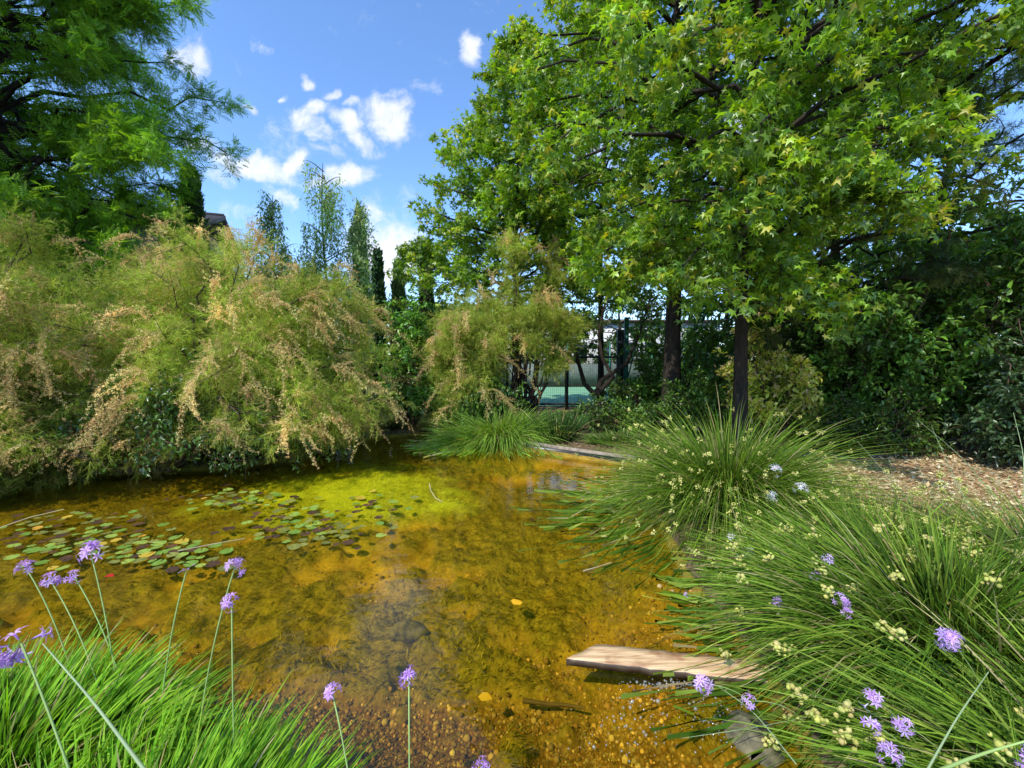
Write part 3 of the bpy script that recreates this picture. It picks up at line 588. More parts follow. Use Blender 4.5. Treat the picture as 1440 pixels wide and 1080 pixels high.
# left locust tree
LOC = [(0.145, 0.286, 0.028), (0.214, 0.386, 0.036), (0.291, 0.486, 0.039)]
make_tree('locust_tree', 'large feathery leaved tree towering over the tamarisks in the upper left corner', (-10.7, 9.3, .15), 10.8, 3.2, 3.8, .13, 125, 19, 25, .75, tmpl=PINN, size=.23, droop=.15, spread=.1, cols=LOC, young=[(.22, .38, .03)], leafmat='fine_leaf', seed=31, up=.75, sag=.35, flat=.8, prof=lambda t: np.sin((t * .8 + .2) * pi) ** .5, group='feathery leaved trees on the left')
make_tree('locust_tree', 'second feathery leaved tree with dark stems at the left edge', (-13.5, 9.5, .15), 9.5, 2.6, 3.8, .2, 60, 14, 15, .95, tmpl=PINN, size=.34, cols=LOC, young=[(.14, .26, .02)], leafmat='fine_leaf', seed=32, up=.6, flat=.8, group='feathery leaved trees on the left')

# cypresses
def cypress(px, top, Y, rad, label, seed):
    t = at(px, top, Y); H = t[2] - .15; r = np.random.default_rng(seed); b = np.array([t[0], Y, .15])
    root = empty('cypress_tree', b, label, 'cypress', 'narrow cypresses beyond the pond')
    mb = MB(); u = np.linspace(0, 1, 6); tubes(mb, (b + np.outer(u, [0, 0, H * .95]))[None], (.12 * (1 - .9 * u))[None], 7); mb.build('trunk', M['bark_dark'], root, True)
    n = 5200; h = r.uniform(.04, 1, n); az = r.uniform(0, 2 * pi, n); pr = np.minimum(1, (1 - h) * 2.2) ** .7 * np.minimum(1, .5 + h * 3)
    q = rad * pr * r.uniform(.45, 1.0, n) * (.8 + .4 * vnoise(az * 2, h * 14, seed)) + .02
    P = b + np.stack([np.cos(az) * q, np.sin(az) * q, h * H], 1); A = np.stack([np.cos(az) * .3, np.sin(az) * .3, np.ones(n)], 1) + r.normal(size=(n, 3)) * .18
    mb = MB(); scatter(mb, LANCE2, P, A, r.normal(size=(n, 3)), .32 * r.uniform(.5, 1.1, n), palette(n, [(.04, .08, .025), (.06, .11, .035), (.08, .13, .045)], r=r)); mb.build('crown', M['fine_leaf'], root)
cypress(267, 246, 12, .42, 'tall dark cypress tip rising beside the brown roofed building', 41)
cypress(505, 300, 16.5, .24, 'broad dark cypress standing among the drooping birch branches', 42)
cypress(531, 358, 17, .22, 'small dark cypress just right of the birch', 43)
cypress(560, 375, 16, .24, 'grey green cypress left of the young sweetgum', 44)
cypress(599, 345, 18, .24, 'cypress half hidden behind the young sweetgum', 45)

# weeping birch
def birch(px, Y, top, seed, label, rad):
    b = at(px, 500, Y); b[2] = .15; H = at(px, top, Y)[2]
    r = np.random.default_rng(seed); root = empty('birch_tree', b, label, 'birch', 'weeping birches beyond the pond')
    mb = MB(); u = np.linspace(0, 1, 8); tubes(mb, (b + np.stack([.1 * np.sin(u * 6), 0 * u, H * u], 1))[None], (.07 * (1 - .9 * u))[None], 7); mb.build('trunk', M['bark_grey'], root, True)
    n = 40; h = r.uniform(.35, .97, n); az = r.uniform(0, 2 * pi, n); L = rad * (1.15 - h * .75) * r.uniform(.5, 1.1, n); k = 9; v = np.linspace(0, 1, k)
    st = b + np.stack([0 * h, 0 * h, h * H], 1); d = np.stack([np.cos(az), np.sin(az), 0 * az], 1)
    lm = st[:, None] + d[:, None] * (L[:, None] * v ** .8)[..., None] + UP * (L[:, None] * (1.1 * v - .6 * v ** 2))[..., None]
    m_ = 9; hs_ = r.integers(2, k, (n, m_)); hp = lm[np.arange(n)[:, None], hs_].reshape(-1, 3); Lh = r.uniform(.5, 1.5, len(hp)); kk = 6; w_ = np.linspace(0, 1, kk)
    hg = hp[:, None] + (r.normal(size=(len(hp), 3)) * np.array([.18, .18, 0]))[:, None] * w_[None, :, None] - UP * (Lh[:, None] * w_)[..., None]
    mb = MB(); tubes(mb, lm, np.broadcast_to(.02 * (1 - .8 * v), (n, k)), 4); tubes(mb, hg, np.full((len(hg), kk), .002), 3); mb.build('branches', M['twig'], root)
    nl = 17; s = r.uniform(0, 1, (len(hg), nl)); ff = s * (kk - 1); i0 = np.minimum(ff.astype(int), kk - 2); fr_ = (ff - i0)[..., None]; li = np.arange(len(hg))[:, None]
    P = (hg[li, i0] * (1 - fr_) + hg[li, i0 + 1] * fr_ + r.normal(size=(len(hg), nl, 3)) * .05).reshape(-1, 3)
    mb = MB(); scatter(mb, LANCE2, P, r.normal(size=P.shape) * .6 - UP, r.normal(size=P.shape), .11 * r.uniform(.6, 1.2, len(P)), palette(len(P), [(.42, .55, .2), (.55, .62, .32), (.3, .42, .14)], r=r)); mb.build('crown', M['fine_leaf'], root)
birch(462, 13.5, 236, 51, 'tallest weeping birch with a pale drooping crown against the clouds', 1.3)
birch(392, 13, 282, 52, 'lower weeping birch left of the tall one', 1.1)
birch(508, 14, 290, 53, 'weeping birch wrapped round the broad dark cypress', .9)

# ================================================================== TAMARISKS
TAM = [(0.315, 0.436, 0.052), (0.428, 0.551, 0.067), (0.529, 0.616, 0.09), (0.63, 0.564, 0.15)]
PLC = [(0.7, 0.505, 0.225), (0.8, 0.629, 0.298), (0.64, 0.427, 0.199), (0.74, 0.651, 0.271)]
tam = dict(tmpl=FEATH, size=.3, cols=TAM, leafmat='feather', group='tamarisk bushes along the far bank', cat='tamarisk bush', droop=.35, plume_cols=PLC, flat=.9, arch=.16, stem_r=.03, spread=.05, zlo=.08, skirt=.28)
make_shrub('tamarisk_bush', 'large tamarisk at the left edge hanging over the dark water', (-7.4, 6.1, .1), (2.6, 2.0), 2.95, 130, 15, 11, .55, lo=.0, seed=61, plumes=240, **tam)
make_shrub('tamarisk_bush', 'broad arching tamarisk with long brown plumes left of the centre of the far bank', (-4.5, 6.9, .1), (2.15, 1.9), 2.75, 130, 15, 11, .55, lo=.0, seed=62, plumes=330, **tam)
make_shrub('tamarisk_bush', 'tamarisk rising at the back between the two big ones', (-6.8, 8.5, .1), (2.3, 1.8), 3.7, 90, 14, 10, .6, lo=.1, seed=63, plumes=220, **tam)
make_shrub('tamarisk_bush', 'smaller dense tamarisk beside the court fence behind the grass clump', (-1.0, 9.2, .1), (.86, .8), 2.75, 80, 13, 10, .5, lo=.05, seed=64, plumes=60, **tam)
make_shrub('tamarisk_bush', 'thin leaning tamarisk on a bare trunk in front of the court', (.25, 9.4, .1), (1.15, .8), 3.5, 22, 17, 12, .55, lo=.25, seed=65, plumes=26, **{**tam, 'stem_r': .035, 'sub_s0': .72, 'arch': .02, 'zlo': .5, 'skirt': 0.,  'bark': 'bark_dark'})
make_shrub('tamarisk_bush', 'yellowish tamarisk arching out of the left side of the frame nearest the lilies', (-6.7, 5.3, .05), (1.6, .9), 2.0, 70, 13, 10, .5, lo=.0, seed=66, plumes=220, **tam)

# ================================================================== SHRUBS
DK = [(0.057, 0.116, 0.018), (0.086, 0.165, 0.023), (0.133, 0.248, 0.031)]
BR = [(0.115, 0.253, 0.034), (0.184, 0.368, 0.04), (0.081, 0.184, 0.034)]
sg = dict(group='shrubs planted round the garden')
make_shrub('leafy_shrub', 'green leafy shrub squeezed between the two tamarisk clumps', (-2.15, 9.2, .12), (.6, .6), 2.6, 55, 9, 11, .4, size=.12, cols=BR, seed=71, lo=.0, **sg)
make_shrub('leafy_shrub', 'dark shrub under the arching tamarisk at the bend of the pond', (-3.4, 7.3, .12), (.9, .9), 1.2, 60, 9, 12, .35, size=.08, cols=DK, seed=72, lo=.0, **sg)
make_shrub('leafy_shrub', 'dark low shrub at the foot of the smaller tamarisk', (-.7, 8.6, .12), (.75, .4), 1.0, 50, 9, 12, .3, size=.1, cols=DK, seed=73, lo=.0, **sg)
make_shrub('leafy_shrub', 'dark shrub under the left tamarisks with small pale leaves over the water', (-5.0, 5.75, .12), (2.1, .7), 1.15, 120, 9, 12, .35, size=.07, cols=DK + [(.08, .12, .05)], seed=74, lo=.0, **sg)
make_shrub('leafy_shrub', 'shadowy shrub at the far left water edge', (-7.6, 5.15, .12), (2.3, .75), 1.15, 120, 9, 11, .35, size=.08, cols=DK, seed=75, lo=.0, **sg)
make_shrub('photinia_shrub', 'yellow and pink tipped shrub beside the slim brown trunk', (4.75, 7.6, .12), (.85, .6), 1.75, 60, 9, 11, .3, size=.11, cols=[(.2, .32, .04), (.42, .48, .06)], young=[(.8, .75, .15), (.8, .55, .3), (.7, .75, .12)], young_p=.9, leafmat='gum_leaf', seed=76, lo=.1, **sg)
make_shrub('laurel_shrub', 'tall dark laurel right of the yellow tipped shrub', (6.5, 7.4, .12), (1.3, 1.0), 3.1, 90, 11, 12, .45, size=.13, cols=DK, young=BR, young_p=.2, seed=77, lo=.0, **sg)
make_shrub('laurel_shrub', 'big shadowy laurel at the right edge behind the litter strip', (8.1, 6.5, .12), (1.5, 1.1), 3.9, 110, 11, 12, .5, size=.12, cols=DK, young=BR, young_p=.25, seed=78, lo=.0, **sg)
make_shrub('laurel_shrub', 'low silvery leaved shrub at the right edge in front of the big laurel', (7.0, 5.6, .12), (.8, .6), 1.8, 70, 10, 12, .3, size=.09, cols=[(.04, .085, .03), (.08, .13, .05)], seed=79, lo=.0, **sg)
make_shrub('laurel_shrub', 'low dark ground shrub under the tall laurel beside the litter', (5.6, 6.5, .12), (1.0, .5), .9, 70, 9, 10, .25, size=.07, cols=DK + [(.07, .11, .02)], seed=80, lo=.0, **sg)
make_shrub('leafy_shrub', 'bright green shrub behind the black trunk', (4.6, 11.5, .12), (1.3, .9), 2.6, 60, 9, 10, .45, size=.14, cols=BR, seed=81, lo=.0, **sg)
make_shrub('leafy_shrub', 'dark rounded hedge shrub right of the green court post', (3.6, 11.2, .12), (1.0, .7), 1.2, 50, 9, 11, .3, size=.09, cols=DK, seed=82, lo=.0, **sg)
make_shrub('leafy_shrub', 'dark shrub at the foot of the slim brown trunk', (4.0, 8.3, .12), (1.2, .7), 1.2, 60, 9, 11, .3, size=.1, cols=DK, seed=83, lo=.0, **sg)
make_shrub('leafy_shrub', 'low dark groundcover shrub in front of the court fence', (2.3, 8.6, .12), (1.2, .5), .6, 60, 8, 10, .25, size=.08, cols=DK, seed=84, lo=.0, **sg)
make_shrub('leafy_shrub', 'dark evergreen mass behind the leaning pine', (6.2, 9.6, .12), (1.6, .8), 3.2, 60, 9, 11, .5, size=.15, cols=DK, seed=85, lo=.0, **sg)
make_shrub('leafy_shrub', 'tall dark evergreen at the far right behind the laurels', (10.2, 8.0, .12), (1.8, 1.2), 4.6, 80, 10, 11, .6, size=.15, cols=DK, seed=86, lo=.0, **sg)
# thin multi-stemmed small tree before the court
def stems_tree():
    b = np.array([2.35, 9.9, .12]); root = empty('small_tree', b, 'small crooked many stemmed tree in front of the court fence', 'tree')
    mb = MB(); pl = []
    for pts in ([(838, 556), (862, 530), (846, 502), (842, 470), (850, 430), (856, 395)], [(838, 556), (822, 540), (812, 505), (800, 470), (782, 440), (770, 405)], [(838, 556), (845, 535), (880, 512), (895, 480), (905, 450), (915, 420)]):
        pl.append([at(x, y, 9.9 + .08 * i) for i, (x, y) in enumerate(pts)])
    pl = np.array(pl); tubes(mb, pl, np.broadcast_to(np.array([.07, .055, .045, .035, .025, .012]), (3, 6)), 8); mb.build('trunk', M['bark_dark'], root, True)
    r = np.random.default_rng(90); sp, P, A, Nn, sz, C = foliage(pl, r, 46, .9, 13, OVAL, .1, DK + BR, sub_s0=.5)
    mb = MB(); tubes(mb, sp, np.full(sp.shape[:2], .006), 3); mb.build('branches', M['twig'], root)
    mb = MB(); scatter(mb, OVAL, P, A, Nn, sz, C); mb.build('crown', M['dark_leaf'], root)
stems_tree()

# ================================================================== BACKGROUND TREES
bgt = [(-12, 25, 6.0, 3.0, 'dark tree'), (-11, 22, 5.5, 2.8, ''), (-7.5, 24, 4.6, 2.4, ''), (-4, 26, 4.4, 2.2, ''), (-1, 27, 5.0, 2.6, ''), (2.5, 27, 5.2, 2.6, ''), (6.5, 26, 6.5, 3, ''), (11, 22, 8, 3.6, ''), (16, 18, 6, 4, ''), (14, 12, 5.5, 3.2, ''), (-20, 15, 8, 3.6, ''), (20, 25, 9, 4, ''), (-3, 20, 3.4, 1.8, ''), (9.5, 15.5, 8, 3.4, '')]
bl = ['dark broad tree beyond the building at the far left', 'tree behind the brown roofed building', 'distant tree behind the tall tamarisks left of the birches', 'distant tree seen low between the cypresses', 'distant tree behind the left end of the court', 'distant pale green tree beyond the middle of the court',
      'distant tree seen right of the green court post', 'distant tall tree behind the black trunk', 'distant wide tree beyond the right hand sweetgums', 'shaded tree behind the laurels at the right', 'tree filling the background at the left edge', 'farthest tall tree at the right', 'low distant tree between the birch and the small tamarisk', 'tree standing behind the dark evergreens on the right']
for i, ((x, y, H, rd, _), lb) in enumerate(zip(bgt, bl)):
    make_tree('broadleaf_tree', lb, (x, y, .1), H, .6 if y > 18 else 1.0, rd, .15, 42, 9, 11, 1.0, tmpl=OVAL, size=.3, cols=[(.05, .11, .02), (.08, .16, .03), (.035, .08, .02)], young=None, leafmat='fine_leaf', seed=100 + i, group='background trees beyond the garden', prof=lambda t: np.sin((t * .75 + .25) * pi) ** .5)

# ================================================================== BUILDINGS
M['roof'] = plain_mat('brown_roof_tiles', (.12, .085, .065), .8, scale=2)
M['brown_wall'] = plain_mat('brown_brick_wall', (.2, .14, .11), .85, scale=3)
M['glass'] = plain_mat('dark_window_glass', (.03, .04, .05), .1, spec=.8)
bl_ = empty('house', (-18.6, 20, 0), 'brown brick building with a sloping dark roof behind the left tree', 'building')
mb = MB(); A0, A1 = at(60, 270, 16), at(262, 322, 20)
box(mb, (-18.6, 20, 3.7), (8.5, 5, 7.4), R(20)); mb.build('wall', M['brown_wall'], bl_)
mb = MB(); box(mb, (-18.6 + .342 * 1.45, 20 - .94 * 1.45, 8.0), (9.3, 3.5, .18), R(20), rx=R(22)); box(mb, (-18.6 - .342 * 1.45, 20 + .94 * 1.45, 8.0), (9.3, 3.5, .18), R(20), rx=R(-22)); mb.build('roof', M['roof'], bl_)
c18, s18 = math.cos(R(20)), math.sin(R(20))
for i in range(4):
    for j in range(2):
        lx = -3 + 2 * i; x = -18.6 + c18 * lx + s18 * 2.52; y = 20 + s18 * lx - c18 * 2.52
        w = box(MB(), (x, y, 2.0 + 2.7 * j), (1.1, .06, 1.3), R(20)).build('window', M['white_wall'], bl_)
        box(MB(), (x + s18 * .04, y - c18 * .04, 2.0 + 2.7 * j), (.95, .05, 1.15), R(20)).build('pane', M['glass'], w)
w2 = empty('white_building', (9, 34, 0), 'white building glimpsed between the green post and the black trunk', 'building')
mb = MB(); box(mb, (9, 36, 2.2), (14, 6, 4.4)); mb.build('wall', M['white_wall'], w2)
box(MB(), (9, 36, 4.5), (14.6, 6.6, .2)).build('roof', M['roof'], w2)
for i in range(7): box(MB(), (3.5 + i * 1.8, 32.98, 2.2), (.9, .08, 1.4)).build('window', M['glass'], w2)

# ================================================================== COURT AND FENCE
m = plain_mat('green_court_surface', (.20, .42, .24), .8, scale=3, var=.08)
o = raw_mesh('court_surface', [(-3.5, 13.0, .165), (7, 13.0, .165), (7, 22, .165), (-3.5, 22, .165)], [(0, 1, 2, 3)], None, m); o['kind'] = 'structure'
fe = empty('court_fence', (1.6, 12.3, .12), 'black and green steel fence round the court with a wire panel', 'fence')
fx = lambda px: at(px, 500, 12.3)[0]
for px, top, w, mt in ((730, 520, .07, 'black_paint'), (797, 497, .09, 'black_paint'), (872, 466, .17, 'black_paint'), (664, 497, .07, 'black_paint'), (600, 497, .07, 'black_paint')):
    z1 = at(px, top, 12.3)[2]; box(MB(), (fx(px), 12.3, (z1 + .05) / 2), (w, w, z1 + .05)).build('post', M[mt], fe)
z1 = at(880, 446, 12.3)[2]; box(MB(), (fx(881), 12.34, (z1) / 2), (.12, .08, z1)).build('corner_post', M['green_paint'], fe)
mb = MB(); tubes(mb, [[(fx(600), 12.3, 1.66), (fx(870), 12.3, 1.66)], [(fx(600), 12.3, .3), (fx(870), 12.3, .3)]], [[.03, .03]] * 2, 8); mb.build('rail', M['black_paint'], fe)
mb = MB(); b0 = np.array([fx(885), 12.4, 1.1]); tubes(mb, [[b0, at(905, 446, 12.4)]], [[.02, .02]], 6); mb.build('brace', M['green_paint'], fe)
nx_, nz_ = 96, 26; X0, X1 = fx(600), fx(870); L_ = []
for i in range(nx_): x = X0 + (X1 - X0) * i / nx_; L_.append([(x, 12.3, .32), (x, 12.3, 1.64)])
for i in range(nz_): z = .34 + 1.3 * i / nz_; L_.append([(X0, 12.304, z), (X1, 12.304, z)])
mb = MB(); tubes(mb, L_, [[.0022, .0022]] * len(L_), 3); mb.build('wire_panel', M['black_paint'], fe)
cw = empty('court_wall', (1.5, 22.4, .1), 'low grey windscreen wall at the far side of the court', 'wall')
mb = MB(); box(mb, (1.8, 22.4, .75), (11.5, .12, 1.2)); mb.build('panel', plain_mat('grey_green_windscreen', (.16, .2, .17), .7), cw)
for i in range(6): box(MB(), (-3.7 + 2.2 * i, 22.3, 1.25), (.07, .07, 2.4)).build('post', M['green_paint'], cw)

# ================================================================== POND EDGE
M['liner'] = plain_mat('black_pond_liner', (.012, .012, .012), .35, bump=.3)
M['kerb'] = plain_mat('weathered_edging_board', (.27, .22, .17), .85, scale=14, var=.35, bump=.5)
ed = empty('pond_edging', (-.3, 7.9, .05), 'straight weathered edging board with black liner along the far bank', 'edging')
a, b = np.array([-1.95, 9.02]), np.array([1.85, 6.3]); d = b - a; Ln = np.hypot(*d); an = math.atan2(d[1], d[0]); nrm = np.array([-d[1], d[0]]) / Ln; mid = (a + b) / 2
mb = MB()
for i in range(3):
    c = a + d * ((i + .5) / 3) + nrm * .045; box(mb, (c[0], c[1], .075 + .006 * (i % 2)), (Ln / 3 - .02, .05, .13), an + R((-.7, .5, -.4)[i]))
mb.build('board', M['kerb'], ed)
box(MB(), (mid[0] + nrm[0] * .005, mid[1] + nrm[1] * .005, .02), (Ln, .012, .15), an).build('liner', M['liner'], ed)

# plank
m, nt, out, nd, ln = newmat('wet_pine_board')
tc = nd('TexCoord'); mp = nd('Mapping'); mp.inputs['Scale'].default_value = (1.5, 22, 6); mp.inputs['Rotation'].default_value = (0, 0, .06); ln(tc.outputs['Object'], mp.inputs[0])
n1 = nd('TexNoise'); n1.inputs['Scale'].default_value = 3; n1.inputs['Detail'].default_value = 7; n1.inputs['Distortion'].default_value = .8; ln(mp.outputs[0], n1.inputs['Vector'])
n2 = nd('TexNoise'); n2.inputs['Scale'].default_value = 6; n2.inputs['Detail'].default_value = 5; ln(tc.outputs['Object'], n2.inputs['Vector'])
r1 = nd('ValToRGB'); r1.color_ramp.elements[0].position = .33; r1.color_ramp.elements[0].color = (.4, .21, .09, 1); r1.color_ramp.elements[1].position = .6; r1.color_ramp.elements[1].color = (.72, .5, .27, 1); ln(n1.outputs['Fac'], r1.inputs[0])
r2 = nd('ValToRGB'); r2.color_ramp.elements[0].position = .36; r2.color_ramp.elements[0].color = (.55, .42, .38, 1); r2.color_ramp.elements[1].position = .5; r2.color_ramp.elements[1].color = (1, 1, 1, 1); ln(n2.outputs['Fac'], r2.inputs[0])
mu = nd('Mix', data_type='RGBA', blend_type='MULTIPLY'); mu.inputs[0].default_value = 1; ln(r1.outputs[0], mu.inputs[6]); ln(r2.outputs[0], mu.inputs[7])
p = nd('BsdfPrincipled'); p.inputs['Roughness'].default_value = .55; bp = nd('Bump'); bp.inputs['Strength'].default_value = .3; bp.inputs['Distance'].default_value = .005; ln(n1.outputs['Fac'], bp.inputs['Height'])
ge = nd('NewGeometry'); sx_ = nd('SeparateXYZ'); ln(ge.outputs['True Normal'], sx_.inputs[0]); wet = nd('MapRange'); wet.inputs[1].default_value = .2; wet.inputs[2].default_value = .7; wet.inputs[3].default_value = .12; wet.inputs[4].default_value = 1; ln(sx_.outputs[2], wet.inputs[0])
ws = nd('VectorMath', operation='SCALE'); ln(mu.outputs[2], ws.inputs[0]); ln(wet.outputs[0], ws.inputs['Scale'])
ln(bp.outputs[0], p.inputs['Normal']); ln(ws.outputs[0], p.inputs['Base Color']); ln(p.outputs[0], out.inputs[0]); M['board'] = m
tl, tr_, bl2, br2 = onz(838, 905, .048), onz(1060, 928, .055), onz(796, 927, .036), onz(1050, 956, .042)
ctr = (tl + tr_ + bl2 + br2) / 4; pk = bpy.data.objects.new('wooden_plank', None)
th = .035; top = np.array([bl2, br2, tr_ , tl]); dx = norm(br2 - bl2) * .35; top[1] += dx; top[2] += dx
# subdivide a little so the edges can be chipped
def slab(c4, th, nx=24, ny=5, seed=1):
    r = np.random.default_rng(seed); u = np.linspace(0, 1, nx); w = np.linspace(0, 1, ny); U, V_ = np.meshgrid(u, w)
    P = (c4[0] * (1 - U[..., None]) + c4[1] * U[..., None]) * (1 - V_[..., None]) + (c4[3] * (1 - U[..., None]) + c4[2] * U[..., None]) * V_[..., None]
    P += UP * ((fbm(U * 3, V_ * 2, 2, seed) - .5) * .004)[..., None]
    ed_ = (V_ == 0) | (V_ == 1) | (U == 0); P[ed_] += r.normal(size=(ed_.sum(), 3)) * np.array([.003, .003, .0012])
    B = P.copy(); B[..., 2] -= th; i = np.arange(nx * ny).reshape(ny, nx); j = i + nx * ny
    f = [np.stack([i[:-1, :-1], i[:-1, 1:], i[1:, 1:], i[1:, :-1]], -1).reshape(-1, 4), np.stack([j[:-1, :-1], j[1:, :-1], j[1:, 1:], j[:-1, 1:]], -1).reshape(-1, 4)]
    for a_, b_ in ((i[0], j[0]), (i[-1][::-1], j[-1][::-1]), (i[:, 0][::-1], j[:, 0][::-1]), (i[:, -1], j[:, -1])):
        f.append(np.stack([b_[:-1], b_[1:], a_[1:], a_[:-1]], -1))
    return np.concatenate([P.reshape(-1, 3), B.reshape(-1, 3)]), np.concatenate(f)
v, f = slab(top, th)
pk = raw_mesh('wooden_plank', v - ctr, f, None, M['board']); pk.location = ctr; tag(pk, 'wet reddish pine board with a slanted end resting on the water by the rushes', 'plank')

# ------------------------------------------------------------------ lily pads
def pad_mesh(name, seed, notch=.35):
    r = np.random.default_rng(seed); n = 22; a = np.linspace(notch / 2, 2 * pi - notch / 2, n); rr = 1 + .05 * np.sin(a * 3 + seed) + r.normal(size=n) * .015
    vin = np.stack([np.cos(a) * rr * .55, np.sin(a) * rr * .55, np.full(n, .0) + .01 * np.sin(a * 2)], 1); vo = np.stack([np.cos(a) * rr, np.sin(a) * rr, .02 * np.sin(a * 5 + seed) + .10 * np.maximum(0, np.sin(a + seed)) ** 2], 1)
    v = np.vstack([[(0, 0, .0)], vin, vo]); f = []
    for i in range(n - 1): f += [(0, 1 + i, 2 + i), (1 + i, 1 + n + i, 2 + n + i), (1 + i, 2 + n + i, 2 + i)]
    m_ = bpy.data.meshes.new(name); m_.from_pydata([tuple(q) for q in v], [], f); m_.update(); return m_
def pad_material(name, c, c2):
    m, nt, out, nd, ln = newmat(name)
    tc = nd('TexCoord'); n = nd('TexNoise'); n.inputs['Scale'].default_value = 2.2; n.inputs['Detail'].default_value = 6; ln(tc.outputs['Object'], n.inputs['Vector'])
    oi = nd('ObjectInfo'); ad = nd('Math', operation='MULTIPLY_ADD'); ln(oi.outputs['Random'], ad.inputs[0]); ad.inputs[1].default_value = .35; ad.inputs[2].default_value = -.17
    a2 = nd('Math', operation='ADD'); ln(n.outputs['Fac'], a2.inputs[0]); ln(ad.outputs[0], a2.inputs[1])
    r_ = nd('ValToRGB'); r_.color_ramp.elements[0].position = .38; r_.color_ramp.elements[0].color = (*c, 1); r_.color_ramp.elements[1].position = .72; r_.color_ramp.elements[1].color = (*c2, 1); ln(a2.outputs[0], r_.inputs[0])
    p = nd('BsdfPrincipled'); p.inputs['Roughness'].default_value = .42; p.inputs['Specular IOR Level'].default_value = .5; ln(r_.outputs[0], p.inputs['Base Color']); ln(p.outputs[0], out.inputs[0]); return m
PM = {'green': pad_material('green_pad', (.13, .24, .03), (.34, .42, .07)), 'olive': pad_material('olive_pad', (.14, .15, .03), (.27, .27, .06)), 'brown': pad_material('brown_pad', (.06, .03, .02), (.15, .07, .03)), 'yellow': pad_material('yellow_pad', (.5, .36, .04), (.55, .25, .03))}
PB = {k: [] for k in PM}
for k in PM:
    for s in range(3): me = pad_mesh('lily_pad', s + 1); me.materials.append(PM[k]); PB[k].append(me)
patches = [('in the round patch farthest back', 335, 703, 80, 14, 52), ('in the long patch before the bright weed', 440, 742, 88, 26, 74), ('in the broad raft at left', 100, 762, 130, 30, 100), ('in the patch right of the left raft', 235, 778, 70, 20, 40), ('scattered at the shaded side of the lilies', 150, 728, 90, 10, 16), ('near the bright weed', 530, 705, 60, 25, 10)]
cdesc = {'green': 'round green lily pad', 'olive': 'dull olive lily pad', 'brown': 'dark reddish brown lily pad', 'yellow': 'faded yellow orange lily pad'}
r = np.random.default_rng(200); placed = []
for desc, px, py, sx, sy, n in patches:
    c = 0; tries = 0
    while c < n and tries < 3000:
        tries += 1; q = onz(px + r.normal() * sx * .46, py + r.normal() * sy * .5, 0); rad = r.uniform(.026, .056)
        if sdist(q[0:1], q[1:2])[0] < .1: continue
        if any((q[0] - a) ** 2 + (q[1] - b) ** 2 < ((rad + s) * .82) ** 2 for a, b, s in placed): continue
        placed.append((q[0], q[1], rad)); c += 1
        k = r.choice(['green', 'olive', 'brown', 'yellow'], p=[.44, .27, .25, .04])
        o = bpy.data.objects.new('lily_pad', PB[k][r.integers(3)]); COL.objects.link(o)
        o.location = (q[0], q[1], .006 + .004 * r.uniform()); o.rotation_euler = (r.normal() * .05, r.normal() * .05, r.uniform(0, 6.28)); o.scale = (rad, rad, rad)
        tag(o, cdesc[k] + ' floating ' + desc, 'lily pad', 'water lily pads floating on the pond')

# ------------------------------------------------------------------ things on and in the water
def leaf_on_water(px, py, z, size, c, label, name='fallen_leaf', tm=OVAL, rot=0.):
    q = onz(px, py, z); mb = MB(); scatter(mb, tm, np.zeros((1, 3)), [(math.cos(rot), math.sin(rot), .02)], [(0, 0, 1)], size, [c]); o = mb.build(name, M['litter']); o.location = q; tag(o, label, 'leaf', 'leaves fallen in the pond')
leaf_on_water(722, 850, .012, .075, (.8, .42, .02), 'bright orange yellow leaf floating in the middle of the pond', rot=.9, tm=T_oval(1.1, .03))
leaf_on_water(672, 980, -.02, .07, (.7, .45, .08), 'oval yellow leaf lying in the shallow water near the grass', tm=T_oval(.8, .02))
leaf_on_water(655, 812, -.03, .06, (.65, .4, .08), 'small tan leaf under the water behind the orange one', rot=1.4)
leaf_on_water(147, 811, .015, .06, (.5, .03, .02), 'small red leaf among the lily pads behind the purple flowers', rot=.3, tm=T_oval(.9, .1))
def twig(pts, rad, label, mat='twig', name='twig'):
    P = np.array(pts, float); b = P[0].copy(); mb = MB(); n = len(P); tubes(mb, P[None] - b, (rad * (1 - .5 * np.linspace(0, 1, n)))[None], 6); o = mb.build(name, M[mat], None, True); o.location = b; tag(o, label, 'twig', 'twigs in the pond')
M['pale_twig'] = plain_mat('dry_stalk', (.45, .38, .2), .7)
twig([onz(x, y, z) for x, y, z in ((604, 680, .03), (606, 690, .03), (612, 700, .02), (622, 706, .0))], .006, 'thin curved pale stalk floating beyond the middle of the pond', 'pale_twig')
twig([onz(x, y, -.12) for x, y in ((735, 985), (770, 990), (800, 992), (822, 996))], .012, 'dark sunken stick in the shallow water left of the plank')
twig([onz(x, y, .0) for x, y in ((820, 803), (838, 798), (860, 791))] , .006, 'short pale reed lying at the tip of the tussock', 'pale_twig')
twig([at(0, 742, 3.3), at(40, 728, 3.35), at(90, 716, 3.4)], .004, 'thin pale stalk leaning over the shaded water at the left', 'pale_twig')
twig([onz(x, y, .01) for x, y in ((250, 775), (300, 765), (345, 757))], .006, 'long straight reed floating between two lily patches', 'pale_twig')
